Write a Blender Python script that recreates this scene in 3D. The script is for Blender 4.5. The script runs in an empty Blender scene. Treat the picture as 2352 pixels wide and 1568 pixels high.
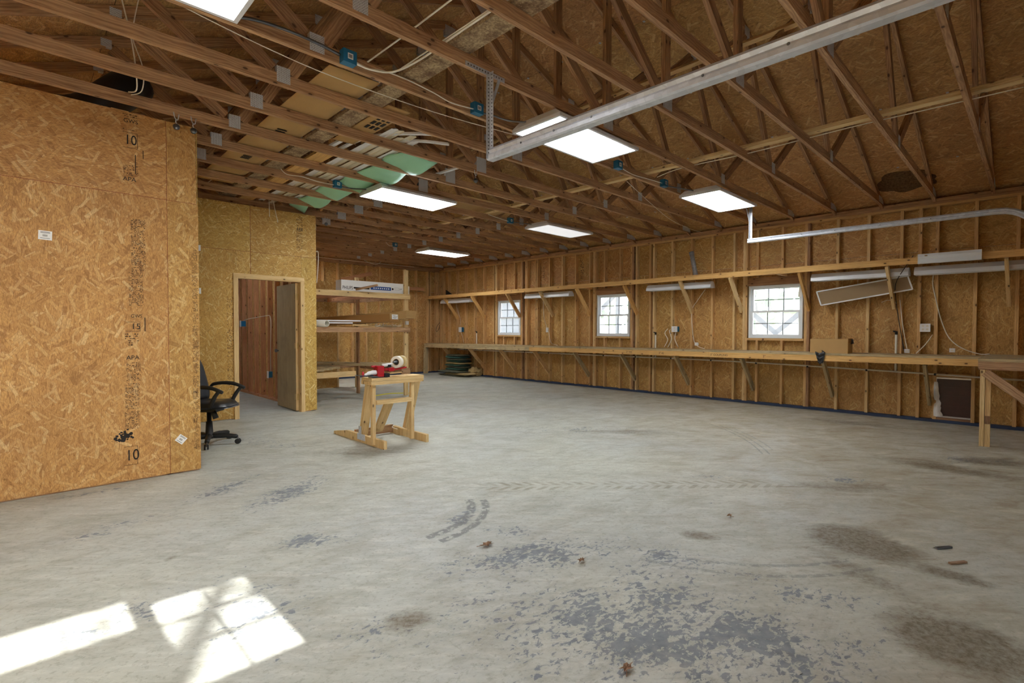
import bpy, math, random
from mathutils import Vector, Matrix, noise
random.seed(7)
scene = bpy.context.scene
COL = scene.collection
V = Vector
# ------------------------------------------------------------------ camera
cam_d = bpy.data.cameras.new('camera'); cam = bpy.data.objects.new('camera', cam_d); COL.objects.link(cam)
yaw, pit, rol = math.radians(44.224), math.radians(-1.285), math.radians(0.103)
fw = V((math.sin(yaw)*math.cos(pit), math.cos(yaw)*math.cos(pit), math.sin(pit)))
r0 = V((math.cos(yaw), -math.sin(yaw), 0)); u0 = r0.cross(fw)
rr = r0*math.cos(rol)+u0*math.sin(rol); uu = -r0*math.sin(rol)+u0*math.cos(rol)
m3 = Matrix((rr, uu, -fw)).transposed()
cam.matrix_world = Matrix.Translation((0, 0, 1.297)) @ m3.to_4x4()
cam_d.sensor_width = 36; cam_d.sensor_fit = 'HORIZONTAL'; cam_d.lens = 1170.024/2352*36
cam_d.clip_start = 0.03; cam_d.clip_end = 300
scene.camera = cam
# ------------------------------------------------------------------ world, sun, exposure
world = bpy.data.worlds.new('world'); scene.world = world; world.use_nodes = True
wn = world.node_tree; wn.nodes.clear()
wo = wn.nodes.new('ShaderNodeOutputWorld'); wb = wn.nodes.new('ShaderNodeBackground')
sky = wn.nodes.new('ShaderNodeTexSky'); sky.sky_type = 'HOSEK_WILKIE'; sky.turbidity = 4.0; sky.ground_albedo = 0.4
sky.sun_direction = V((0, -0.83, 0.55)).normalized()
hs = wn.nodes.new('ShaderNodeHueSaturation'); hs.inputs['Saturation'].default_value = 0.45
wn.links.new(sky.outputs[0], hs.inputs['Color']); wn.links.new(hs.outputs[0], wb.inputs[0]); wn.links.new(wb.outputs[0], wo.inputs[0])
wb.inputs[1].default_value = 18.0
sun_d = bpy.data.lights.new('sun', 'SUN'); sun = bpy.data.objects.new('sun', sun_d); COL.objects.link(sun)
sun_d.energy = 9.0; sun_d.angle = math.radians(0.6); sun_d.color = (1.0, 0.97, 0.93)
sun.rotation_euler = V((0.0, 0.8322, -0.5545)).to_track_quat('-Z', 'Y').to_euler()
sun.location = (0, -6, 5)
scene.view_settings.view_transform = 'Standard'; scene.view_settings.look = 'None'
scene.view_settings.gamma = 1.0; scene.view_settings.use_curve_mapping = False
scene.view_settings.exposure = 1.2
LAMP = 11.0      # radiance of the lit ceiling diffusers
scene.cycles.max_bounces = 7; scene.cycles.diffuse_bounces = 5; scene.cycles.glossy_bounces = 2; scene.cycles.transparent_max_bounces = 8
scene.cycles.use_adaptive_sampling = True; scene.cycles.adaptive_threshold = 0.1; scene.cycles.adaptive_min_samples = 12
scene.cycles.sample_clamp_indirect = 6.0
# ------------------------------------------------------------------ helpers
class MB:
    def __init__(s): s.v = []; s.f = []; s.uv = []
    def face(s, pts, uvs=None):
        n = len(s.v); s.v += [tuple(p) for p in pts]; s.f.append(tuple(range(n, n+len(pts))))
        s.uv += list(uvs) if uvs else [(p[0], p[1]) for p in pts]
        return s
    def bar(s, p0, p1, w, h, up=(0, 0, 1), uo=None):
        p0, p1, up = V(p0), V(p1), V(up); d = p1-p0; L = d.length; d.normalize()
        sd = d.cross(up)
        if sd.length < 1e-4: sd = d.cross(V((1, 0, 0)))
        sd.normalize(); u = sd.cross(d)
        a, b = sd*w/2, u*h/2
        c = [p0-a-b, p0+a-b, p0+a+b, p0-a+b, p1-a-b, p1+a-b, p1+a+b, p1-a+b]
        o = random.random()*7 if uo is None else uo
        per = [0, w, w+h, 2*w+h, 2*w+2*h]
        for i in range(4):
            j = (i+1) % 4
            s.face([c[i], c[i+4], c[j+4], c[j]], [(o, per[i]+o), (o+L, per[i]+o), (o+L, per[i+1]+o), (o, per[i+1]+o)])
        s.face([c[0], c[1], c[2], c[3]], [(o, 0), (o, w), (o+h*.2, w), (o+h*.2, 0)])
        s.face([c[7], c[6], c[5], c[4]], [(o, 0), (o, w), (o+h*.2, w), (o+h*.2, 0)])
        return s
    def box(s, x0, x1, y0, y1, z0, z1, uo=None):
        dx, dy, dz = x1-x0, y1-y0, z1-z0; cx, cy, cz = (x0+x1)/2, (y0+y1)/2, (z0+z1)/2
        if dx >= dy and dx >= dz: return s.bar((x0, cy, cz), (x1, cy, cz), dy, dz, (0, 0, 1), uo)
        if dy >= dz: return s.bar((cx, y0, cz), (cx, y1, cz), dx, dz, (0, 0, 1), uo)
        return s.bar((cx, cy, z0), (cx, cy, z1), dy, dx, (1, 0, 0), uo)
    def prism(s, pts, ext):
        """closed polygon pts extruded by vector ext"""
        ext = V(ext); a = [V(p) for p in pts]; b = [p+ext for p in a]; n = len(a)
        e1 = (a[1]-a[0]).normalized(); nrm = ext.normalized(); e2 = nrm.cross(e1)
        q = lambda p: ((p-a[0]).dot(e1), (p-a[0]).dot(e2))
        s.face(list(reversed(a)), [q(p) for p in reversed(a)]); s.face(b, [q(p) for p in b])
        L = 0
        for i in range(n):
            j = (i+1) % n; l = (a[j]-a[i]).length
            s.face([a[i], a[j], b[j], b[i]], [(L, 0), (L+l, 0), (L+l, ext.length), (L, ext.length)]); L += l
        return s
    def tube(s, pts, r, n=8, smooth=True, cap=True):
        P = [V(p) for p in pts]
        if smooth and len(P) > 2:
            Q = []
            for i in range(len(P)-1):
                a = P[max(i-1, 0)]; b = P[i]; c = P[i+1]; d = P[min(i+2, len(P)-1)]
                for k in range(5):
                    t = k/5
                    Q.append(.5*((2*b)+(c-a)*t+(2*a-5*b+4*c-d)*t*t+(3*b-a-3*c+d)*t**3))
            Q.append(P[-1]); P = Q
        rings = []; up = None; L = 0
        for i, p in enumerate(P):
            d = (P[min(i+1, len(P)-1)]-P[max(i-1, 0)]).normalized()
            if up is None: up = d.orthogonal().normalized()
            up = (up-d*up.dot(d)); up = up.normalized() if up.length > 1e-6 else d.orthogonal().normalized()
            sd = d.cross(up); rad = r[i*(len(r)-1)//max(len(P)-1, 1)] if isinstance(r, (list, tuple)) else r
            if i: L += (P[i]-P[i-1]).length
            rings.append(([p+(up*math.cos(6.2832*k/n)+sd*math.sin(6.2832*k/n))*rad for k in range(n)], L))
        base = len(s.v)
        for ring, _ in rings: s.v += [tuple(q) for q in ring]
        for i in range(len(rings)-1):
            for k in range(n):
                j = (k+1) % n
                s.f.append((base+i*n+k, base+i*n+j, base+(i+1)*n+j, base+(i+1)*n+k))
                l0, l1 = rings[i][1], rings[i+1][1]
                s.uv += [(l0, k/n*.1), (l0, (k+1)/n*.1), (l1, (k+1)/n*.1), (l1, k/n*.1)]
        if cap:
            s.f.append(tuple(base+n-1-k for k in range(n))); s.uv += [(0, 0)]*n
            e = base+(len(rings)-1)*n; s.f.append(tuple(e+k for k in range(n))); s.uv += [(0, 0)]*n
        return s
    def lathe(s, prof, origin, axis=(0, 0, 1), n=24):
        """prof: (radius, height) pairs"""
        ax = V(axis).normalized(); e1 = ax.orthogonal().normalized(); e2 = ax.cross(e1); o = V(origin); base = len(s.v)
        for r, h in prof:
            for k in range(n):
                a = 6.283185*k/n; s.v.append(tuple(o+ax*h+(e1*math.cos(a)+e2*math.sin(a))*max(r, 1e-5)))
        for i in range(len(prof)-1):
            for k in range(n):
                j = (k+1) % n
                s.f.append((base+i*n+k, base+i*n+j, base+(i+1)*n+j, base+(i+1)*n+k)); s.uv += [(k/n, i), (j/n, i), (j/n, i+1), (k/n, i+1)]
        return s
    def grid(s, fn, nu, nv, thick=0.0):
        base = len(s.v)
        for i in range(nu+1):
            for j in range(nv+1): s.v.append(tuple(fn(i/nu, j/nv)))
        for i in range(nu):
            for j in range(nv):
                a = base+i*(nv+1)+j; s.f.append((a, a+nv+1, a+nv+2, a+1))
                s.uv += [(i/nu, j/nv), ((i+1)/nu, j/nv), ((i+1)/nu, (j+1)/nv), (i/nu, (j+1)/nv)]
        return s
    def build(s, name, mat, parent=None, smooth=False, local=False, solid=0.0, sub=0, bevel=0.0, mergev=False):
        vs = [V(p) for p in s.v]
        if parent is None:
            lo = [min(p[i] for p in vs) for i in range(3)]; hi = [max(p[i] for p in vs) for i in range(3)]
            org = V(((lo[0]+hi[0])/2, (lo[1]+hi[1])/2, lo[2]))
        elif local: org = V((0, 0, 0))
        else: org = wloc(parent)
        me = bpy.data.meshes.new(name)
        me.from_pydata([tuple(p-org) for p in vs], [], s.f)
        ul = me.uv_layers.new(name='uv')
        ul.data.foreach_set('uv', [c for t in s.uv for c in t])
        me.materials.append(mat)
        if smooth:
            for p in me.polygons: p.use_smooth = True
        me.update()
        if mergev:
            import bmesh
            bm = bmesh.new(); bm.from_mesh(me); bmesh.ops.remove_doubles(bm, verts=bm.verts, dist=1e-5)
            bmesh.ops.recalc_face_normals(bm, faces=bm.faces); bm.to_mesh(me); bm.free()
        o = bpy.data.objects.new(name, me); COL.objects.link(o)
        if parent is None: o.location = org
        else: o.parent = parent
        if solid: md = o.modifiers.new('solid', 'SOLIDIFY'); md.thickness = solid; md.offset = 0
        if bevel: md = o.modifiers.new('bevel', 'BEVEL'); md.width = bevel; md.segments = 2; md.limit_method = 'ANGLE'
        if sub: md = o.modifiers.new('sub', 'SUBSURF'); md.levels = sub; md.render_levels = sub
        return o
def wloc(o):
    l = V((0, 0, 0))
    while o is not None: l = l+o.location; o = o.parent
    return l
def bx(*a, **k): return MB().box(*a, **k)
def bar(*a, **k): return MB().bar(*a, **k)
def empty(name, loc, rz=0, parent=None):
    o = bpy.data.objects.new(name, None); COL.objects.link(o); o.location = loc; o.rotation_euler = (0, 0, rz); o.empty_display_size = .1
    if parent: o.parent = parent
    return o
def tag(o, label, cat, group=None, kind=None):
    o['label'] = label; o['category'] = cat
    if group: o['group'] = group
    if kind: o['kind'] = kind
    return o
def thing(name, loc, label, cat, group=None, rz=0): return tag(empty(name, loc, rz), label, cat, group)
def struct(name, loc=(0, 0, 0)):
    o = empty(name, loc); o['kind'] = 'structure'; return o
def copy_tree(o, parent=None):
    c = o.copy(); COL.objects.link(c)
    if parent: c.parent = parent
    for ch in [x for x in o.children]: copy_tree(ch, c)
    return c
def text(name, body, size, mat, parent, loc, rot, sx=1.0, ext=0.0004, align='LEFT'):
    cu = bpy.data.curves.new(name, 'FONT'); cu.body = body; cu.size = size; cu.extrude = ext; cu.align_x = align; cu.align_y = 'CENTER'
    tmp = bpy.data.objects.new(name, cu); COL.objects.link(tmp); dg = bpy.context.evaluated_depsgraph_get(); dg.update()
    me = bpy.data.meshes.new_from_object(tmp.evaluated_get(dg)); me.name = name; bpy.data.objects.remove(tmp); bpy.data.curves.remove(cu)
    me.materials.clear(); me.materials.append(mat)
    o = bpy.data.objects.new(name, me); COL.objects.link(o); o.rotation_euler = rot; o.scale = (sx, 1, 1)
    if parent: o.parent = parent; o.location = V(loc)-wloc(parent)
    else: o.location = loc
    return o
# ------------------------------------------------------------------ materials
def hexl(c):
    f = lambda x: (x/12.92 if x <= .04045 else ((x+.055)/1.055)**2.4)
    return tuple(f(v/255) for v in c)+(1,)
class NT:
    def __init__(s, name):
        s.m = bpy.data.materials.new(name); s.m.use_nodes = True; s.t = s.m.node_tree; s.t.nodes.clear()
        s.out = s.n('ShaderNodeOutputMaterial'); s.p = s.n('ShaderNodeBsdfPrincipled'); s.l(s.p.outputs[0], s.out.inputs[0])
    def n(s, typ, **k):
        x = s.t.nodes.new(typ)
        for a, b in k.items(): setattr(x, a, b)
        return x
    def l(s, a, b): s.t.links.new(a, b)
    def put(s, inp, v):
        if hasattr(v, 'links'): s.l(v, inp)
        else: inp.default_value = v
    def math(s, op, a, b=0.0, c=None, clamp=False):
        x = s.n('ShaderNodeMath', operation=op, use_clamp=clamp); s.put(x.inputs[0], a); s.put(x.inputs[1], b)
        if c is not None: s.put(x.inputs[2], c)
        return x.outputs[0]
    def vmath(s, op, a, b): x = s.n('ShaderNodeVectorMath', operation=op); s.put(x.inputs[0], a); s.put(x.inputs[1], b); return x.outputs[0]
    def mix(s, f, a, b, blend='MIX'):
        x = s.n('ShaderNodeMix', data_type='RGBA', blend_type=blend); s.put(x.inputs[0], f); s.put(x.inputs[6], a); s.put(x.inputs[7], b); return x.outputs[2]
    def ramp(s, f, stops, interp='LINEAR'):
        x = s.n('ShaderNodeValToRGB'); x.color_ramp.interpolation = interp; e = x.color_ramp.elements
        while len(e) < len(stops): e.new(.5)
        for i, (p, c) in enumerate(stops): e[i].position = p; e[i].color = c if len(c) == 4 else (*c, 1)
        s.put(x.inputs[0], f); return x.outputs[0]
    def noise(s, v, scale, detail=3, rough=.55, dist=0, dims='3D'):
        x = s.n('ShaderNodeTexNoise', noise_dimensions=dims); s.put(x.inputs['Vector'], v); x.inputs['Scale'].default_value = scale
        x.inputs['Detail'].default_value = detail; x.inputs['Roughness'].default_value = rough; x.inputs['Distortion'].default_value = dist
        return x.outputs[0]
    def mapr(s, v, a, b, c=0, d=1): x = s.n('ShaderNodeMapRange'); s.put(x.inputs[0], v); x.inputs[1].default_value = a; x.inputs[2].default_value = b; x.inputs[3].default_value = c; x.inputs[4].default_value = d; return x.outputs[0]
    def scale(s, v, sc, rot=0, loc=(0, 0, 0)):
        x = s.n('ShaderNodeMapping'); s.put(x.inputs[0], v); x.inputs[1].default_value = loc; x.inputs[2].default_value = (0, 0, rot); x.inputs[3].default_value = sc; return x.outputs[0]
    def bump(s, h, st=.3, d=.005):
        x = s.n('ShaderNodeBump'); x.inputs['Strength'].default_value = st; x.inputs['Distance'].default_value = d; s.l(h, x.inputs['Height']); s.l(x.outputs[0], s.p.inputs['Normal'])
    def uv(s):
        tc = s.n('ShaderNodeUVMap'); oi = s.n('ShaderNodeObjectInfo')
        cb = s.n('ShaderNodeCombineXYZ'); s.l(s.math('MULTIPLY', oi.outputs['Random'], 37.0), cb.inputs[0]); s.l(s.math('MULTIPLY', oi.outputs['Random'], 91.0), cb.inputs[1])
        return s.vmath('ADD', tc.outputs[0], cb.outputs[0]), oi.outputs['Random']
def sc4(c, k): return (c[0]*k, c[1]*k, c[2]*k, 1)
def wood(name, light, dark, knotc=(70, 38, 22), var=.35, knots=1.0, grime=0.25, grimec=(70, 60, 50)):
    t = NT(name); uv, rnd = t.uv(); L, D = hexl(light), hexl(dark)
    g1 = t.noise(t.scale(uv, (1.1, 22, 1)), 1.0, 4, .6, .5, '2D')
    wv = t.n('ShaderNodeTexWave', wave_type='BANDS', bands_direction='Y'); t.l(t.scale(uv, (.28, 1, 1)), wv.inputs[0])
    wv.inputs['Scale'].default_value = 15; wv.inputs['Distortion'].default_value = 9; wv.inputs['Detail'].default_value = 2; wv.inputs['Detail Scale'].default_value = 1.1
    g2 = t.noise(t.scale(uv, (5, 170, 1)), 1.0, 2, .5, 0, '2D')
    f = t.math('ADD', t.math('MULTIPLY', g1, .68), t.math('MULTIPLY', wv.outputs['Fac'], .17))
    f = t.math('ADD', f, t.math('MULTIPLY', g2, .28))
    col = t.mix(t.mapr(f, .34, .82), D, L)
    col = t.mix(t.mapr(rnd, 0, 1, 0, var), col, t.mix(.5, col, D))
    # knots
    vo = t.n('ShaderNodeTexVoronoi', voronoi_dimensions='2D'); t.l(t.scale(uv, (4.2, 8.0, 1)), vo.inputs['Vector']); vo.inputs['Scale'].default_value = 1
    sep = t.n('ShaderNodeSeparateColor'); t.l(vo.outputs['Color'], sep.inputs[0])
    kn = t.math('MULTIPLY', t.mapr(vo.outputs['Distance'], .05, .09, 1, 0), t.math('GREATER_THAN', sep.outputs[0], .62))
    halo = t.math('MULTIPLY', t.mapr(vo.outputs['Distance'], .08, .26, .4, 0), t.math('GREATER_THAN', sep.outputs[0], .62))
    col = t.mix(halo, col, D)
    col = t.mix(t.math('MULTIPLY', kn, .85*knots), col, hexl(knotc))
    gr = t.mapr(t.noise(uv, 2.3, 4, .6, 0, '2D'), .52, .75, 0, grime)
    col = t.mix(gr, col, hexl(grimec))
    hv = t.n('ShaderNodeHueSaturation'); t.l(col, hv.inputs['Color']); hv.inputs['Hue'].default_value = .508; hv.inputs['Saturation'].default_value = .93; hv.inputs['Value'].default_value = 1.05; col = hv.outputs[0]
    t.l(col, t.p.inputs['Base Color']); t.p.inputs['Roughness'].default_value = .72
    t.p.inputs['Specular IOR Level'].default_value = .3
    t.bump(f, .25, .002)
    return t.m
def t_mix(a, b, f): return tuple(a[i]*(1-f)+b[i]*f for i in range(3))+(1,)
def osb(name, tint=1.0, warm=0.0, base=((128, 84, 44), (190, 140, 80), (216, 170, 110)), size=1.0, layers=8, dirt=.0):
    t = NT(name); uv, rnd = t.uv()
    c0, c1, c2 = [hexl(c) for c in base]
    b1 = t.noise(t.scale(uv, (9*size, 60*size, 1), .25), 1.0, 4, .65, 1.2, '2D'); b2 = t.noise(t.scale(uv, (14*size, 70*size, 1), -.6), 1.0, 3, .6, 1.0, '2D')
    col = t.ramp(t.math('ADD', t.math('MULTIPLY', b1, .55), t.math('MULTIPLY', b2, .45)), [(.3, t_mix(c0, c1, .1)), (.44, t_mix(c0, c1, .6)), (.58, c1), (.72, t_mix(c1, c2, .4))])
    S = [13, 11.3, 12.1, 9.8, 10.7, 9.1, 8.3, 7.4]
    for i in range(8-layers, 8):
        vec = t.scale(uv, (S[i]*size, S[i]*size, 1), .37*i, (i*3.71, i*1.37, 0))
        vo = t.n('ShaderNodeTexVoronoi', voronoi_dimensions='2D'); t.l(vec, vo.inputs['Vector']); vo.inputs['Scale'].default_value = 1; vo.inputs['Randomness'].default_value = .85
        sep = t.n('ShaderNodeSeparateColor'); t.l(vo.outputs['Color'], sep.inputs[0])
        lo = t.vmath('SUBTRACT', vec, vo.outputs['Position'])
        ro = t.n('ShaderNodeVectorRotate', rotation_type='Z_AXIS'); t.l(lo, ro.inputs['Vector']); t.l(t.mapr(sep.outputs[2], 0, 1, -1.25-.37*i, 1.25-.37*i), ro.inputs['Angle'])
        q = t.n('ShaderNodeSeparateXYZ'); t.l(ro.outputs[0], q.inputs[0])
        ax, ay = t.math('ABSOLUTE', q.outputs[0]), t.math('ABSOLUTE', q.outputs[1])
        wid = t.mapr(sep.outputs[0], 0, 1, .05, (.15 if i < 6 else .11))
        rat = t.math('DIVIDE', ay, wid)
        mk = t.math('MULTIPLY', t.math('LESS_THAN', ax, .5), t.math('LESS_THAN', rat, 1.0))
        if i >= 6: mk = t.math('MULTIPLY', mk, t.math('GREATER_THAN', sep.outputs[0], .55))
        lum = sep.outputs[1] if i < 6 else t.mapr(sep.outputs[1], 0, 1, .35, 1)
        chip = t.ramp(lum, [(0, t_mix(c0, c1, .35)), (.2, t_mix(c0, c1, .75)), (.5, c1), (.8, t_mix(c1, c2, .35)), (.94, t_mix(c1, c2, .65)), (1.0, c2)])
        st_ = t.mapr(t.math('SINE', t.math('MULTIPLY', q.outputs[1], 120)), -1, 1, 0, .16)
        chip = t.mix(st_, chip, c0)
        edge = t.math('MULTIPLY', mk, t.mapr(rat, .72, 1.0, 0, .6))
        col = t.mix(t.math('MULTIPLY', mk, .78), col, chip); col = t.mix(edge, col, t_mix(c0, c1, .1))
    fg = t.noise(t.scale(uv, (40, 160, 1), .4), 1.0, 2, .6, 0, '2D')
    col = t.mix(t.mapr(fg, .3, .62, .42, 0), col, sc4(c0, .8))
    sp = t.noise(uv, 120, 2, .6, 0, '2D'); col = t.mix(t.mapr(sp, .68, .78, 0, .7), col, sc4(c0, .35))
    big = t.noise(uv, 1.4, 3, .5, 0, '2D'); col = t.mix(t.mapr(big, .4, .7, 0, .22+dirt), col, sc4(c0, .9))
    hsv = t.n('ShaderNodeHueSaturation'); t.l(col, hsv.inputs['Color']); hsv.inputs['Value'].default_value = tint; t.l(t.mapr(rnd, 0, 1, .500+warm, .514+warm), hsv.inputs['Hue'])
    t.l(hsv.outputs[0], t.p.inputs['Base Color']); t.p.inputs['Roughness'].default_value = .62; t.p.inputs['Specular IOR Level'].default_value = .35
    t.bump(fg, .15, .001)
    return t.m
def plain(name, c, rough=.5, metal=0.0, spec=.5, noise_amt=0.0, nscale=8.0, emit=None, est=0.0):
    t = NT(name); C = hexl(c)
    if noise_amt:
        tc = t.n('ShaderNodeTexCoord'); n = t.noise(tc.outputs['Object'], nscale, 4, .6)
        t.l(t.mix(t.mapr(n, .3, .7, 0, noise_amt), C, sc4(C, .35)), t.p.inputs['Base Color'])
    else: t.p.inputs['Base Color'].default_value = C
    t.p.inputs['Roughness'].default_value = rough; t.p.inputs['Metallic'].default_value = metal; t.p.inputs['Specular IOR Level'].default_value = spec
    if emit: t.p.inputs['Emission Color'].default_value = hexl(emit); t.p.inputs['Emission Strength'].default_value = est
    return t.m
M = {}
def mouldy():
    t = NT('mouldy_plank'); uv, rnd = t.uv(); n1 = t.noise(uv, 7, 5, .7, 0, '2D'); n2 = t.noise(uv, 55, 4, .7, 0, '2D')
    col = t.mix(t.mapr(n1, .35, .65), hexl((120, 92, 66)), hexl((190, 168, 130))); col = t.mix(t.mapr(n2, .38, .56, .55, 0), col, hexl((84, 62, 44))); col = t.mix(t.mapr(n2, .62, .74, 0, .6), col, hexl((214, 200, 174)))
    t.l(col, t.p.inputs['Base Color']); t.p.inputs['Roughness'].default_value = .85; return t.m
M['truss'] = wood('truss_pine', (212, 166, 122), (138, 92, 62), var=.5, grime=.25)
M['truss_web'] = wood('truss_web_pine', (204, 158, 114), (126, 82, 58), var=.75, grime=.25)
M['pine'] = wood('yellow_pine', (234, 202, 148), (196, 154, 98), var=.35, grime=.3, grimec=(140, 122, 96))
M['stud'] = wood('stud_pine', (232, 190, 128), (184, 132, 80), var=.5, grime=.2)
M['red_stud'] = wood('closet_stud', (214, 150, 104), (160, 98, 64), var=.4)
M['grey_wood'] = wood('weathered_wood', (206, 180, 136), (148, 124, 88), var=.4, grime=.55, grimec=(108, 108, 90))
M['shelf_wood'] = wood('shelf_rail_pine', (232, 182, 108), (192, 136, 70), var=.2, grime=.12)
M['plywood'] = wood('lauan_door', (182, 160, 122), (150, 126, 92), var=.1, knots=0, grime=.25)
M['plank'] = mouldy()
M['osb_left'] = osb('osb_sheet_near', 1.0, -.006, ((138, 88, 46), (218, 167, 100), (246, 212, 154)), size=1.0)
M['osb_mid'] = osb('osb_sheet_yellow', 1.0, 0.004, ((146, 100, 46), (222, 172, 98), (252, 226, 166)), size=1.35, layers=6)
M['osb_wall'] = osb('osb_sheathing', 1.0, 0.0, ((132, 90, 50), (220, 168, 104), (246, 212, 150)), size=1.1, layers=5, dirt=.12)
M['osb_roof'] = osb('osb_roof_deck', 1.15, .0, ((120, 82, 52), (208, 158, 104), (238, 200, 148)), size=1.0, layers=5, dirt=.08)
M['blue'] = plain('blue_paint', (44, 62, 96), .6, noise_amt=.5, nscale=4)
M['white'] = plain('white_paint', (232, 234, 236), .4)
M['white_metal'] = plain('white_enamel', (226, 231, 238), .32, 0, .6, .12, 3)
M['vinyl'] = plain('white_vinyl', (226, 232, 236), .4)
M['pvc'] = plain('pvc_white', (226, 222, 206), .4)
M['cable'] = plain('white_cable', (232, 228, 214), .5)
M['black'] = plain('black_plastic', (22, 24, 26), .45)
M['leather'] = plain('black_leatherette', (28, 30, 32), .34, 0, .5, .2, 10)
M['mesh_black'] = plain('chair_back_mesh', (30, 34, 42), .5)
M['carton'] = plain('cardboard', (188, 152, 100), .8, 0, .2, .12, 5)
M['carton_dark'] = plain('cardboard_side', (172, 128, 76), .8, 0, .2, .12, 5)
M['red'] = plain('red_plastic', (176, 18, 34), .35)
M['bluebox'] = plain('blue_plastic', (30, 110, 150), .45)
M['paper'] = plain('white_paper', (238, 238, 236), .6)
M['ink'] = plain('black_ink', (34, 28, 26), .8)
M['ink_pale'] = plain('faded_ink', (70, 48, 30), .85)
M['redline'] = plain('red_edge_paint', (120, 44, 22), .8); M['redseam'] = plain('red_seam_paint', (128, 42, 28), .8)
M['green'] = plain('green_sheeting', (168, 226, 190), .45, 0, .4, .15, 2)
M['siding'] = plain('beige_siding', (224, 214, 190), .5, 0, .4, .06, 3)
M['tan_tape'] = plain('tan_tape', (206, 182, 128), .3)
M['white_tape'] = plain('white_tape', (238, 234, 220), .35)
M['steel'] = plain('dull_steel', (120, 124, 130), .35, .9)
M['brass'] = plain('brass', (200, 176, 120), .35, .8)
M['leafy'] = plain('dry_leaf', (158, 128, 104), .8, 0, .2, .4, 30)
M['flap'] = plain('pet_flap_rubber', (74, 44, 40), .35, 0, .5, .7, 7)
M['aluminium'] = plain('aluminium_frame', (200, 200, 204), .3, .7)
M['tan_board'] = plain('brown_diffuser', (150, 124, 88), .5, 0, .4, .15, 2)
M['felt'] = plain('grey_felt_sack', (104, 106, 90), .9, 0, .1, .6, 14)
M['greensack'] = plain('green_sack', (70, 110, 98), .6, 0, .3, .7, 16)
M['buff'] = plain('buff_paper', (196, 170, 120), .8, 0, .1, .4, 12)
M['exterior_wood'] = plain('grey_outdoor_wood', (52, 50, 50), .8)
M['lawn'] = plain('pale_ground', (176, 172, 156), .9)
M['foliage'] = plain('pale_foliage', (120, 140, 104), .9)
M['bark'] = plain('tree_bark', (110, 98, 88), .9)
M['duct'] = plain('black_duct', (26, 26, 30), .4)
def galv(name, c=(206, 212, 222), spangle=60, holes=False, rough=.38):
    t = NT(name); tc = t.n('ShaderNodeTexCoord'); vo = t.n('ShaderNodeTexVoronoi'); t.l(tc.outputs['Object'], vo.inputs['Vector']); vo.inputs['Scale'].default_value = spangle
    sep = t.n('ShaderNodeSeparateColor'); t.l(vo.outputs['Color'], sep.inputs[0]); C = hexl(c)
    t.l(t.mix(sep.outputs[0], sc4(C, .82), C), t.p.inputs['Base Color']); t.p.inputs['Metallic'].default_value = .25; t.p.inputs['Roughness'].default_value = rough
    return t.m
M['galv'] = galv('galvanised_steel'); M['rail'] = galv('galvanised_rail', (214, 220, 230), 30, rough=.34); M['rail'].node_tree.nodes['Principled BSDF'].inputs['Metallic'].default_value = .35; M['galv_dull'] = galv('galvanised_duct', (160, 164, 168), 40)
def gusset():
    t = NT('toothed_plate'); uv, rnd = t.uv()
    br = t.n('ShaderNodeTexBrick'); t.l(t.scale(uv, (1, 1, 1)), br.inputs['Vector']); br.inputs['Scale'].default_value = 1
    br.inputs['Brick Width'].default_value = .016; br.inputs['Row Height'].default_value = .008; br.inputs['Mortar Size'].default_value = .0022
    br.inputs['Color1'].default_value = hexl((110, 110, 112)); br.inputs['Color2'].default_value = hexl((160, 162, 166)); br.inputs['Mortar'].default_value = hexl((214, 218, 224))
    t.l(br.outputs[0], t.p.inputs['Base Color']); t.p.inputs['Metallic'].default_value = .1; t.p.inputs['Roughness'].default_value = .45
    return t.m
M['gusset'] = gusset()
def glass():
    t = NT('window_glass'); t.t.nodes.remove(t.p); tr = t.n('ShaderNodeBsdfTransparent'); gl = t.n('ShaderNodeBsdfGlossy'); gl.inputs['Roughness'].default_value = .03
    fr = t.n('ShaderNodeFresnel'); fr.inputs[0].default_value = 1.45; mx = t.n('ShaderNodeMixShader'); t.l(fr.outputs[0], mx.inputs[0]); t.l(tr.outputs[0], mx.inputs[1]); t.l(gl.outputs[0], mx.inputs[2])
    df = t.n('ShaderNodeBsdfTranslucent'); df.inputs[0].default_value = (.9, .92, .95, 1); m2 = t.n('ShaderNodeMixShader'); m2.inputs[0].default_value = .12
    t.l(mx.outputs[0], m2.inputs[1]); t.l(df.outputs[0], m2.inputs[2]); t.l(m2.outputs[0], t.out.inputs[0]); return t.m
M['glass'] = glass()
def lamp_mat(name, st, c=(1, 1, 1)):
    t = NT(name); t.p.inputs['Base Color'].default_value = (.85, .86, .88, 1); t.p.inputs['Emission Color'].default_value = (*c, 1); t.p.inputs['Emission Strength'].default_value = st; t.p.inputs['Roughness'].default_value = .3; return t.m
M['closet_fill'] = lamp_mat('closet_fill_glow', LAMP*.35, (.85, .92, 1.0)); M['lit'] = lamp_mat('lit_diffuser', LAMP, (.96, .99, 1.0)); M['half_lit'] = lamp_mat('dim_diffuser', LAMP*.028, (.95, .98, 1.0))
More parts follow.
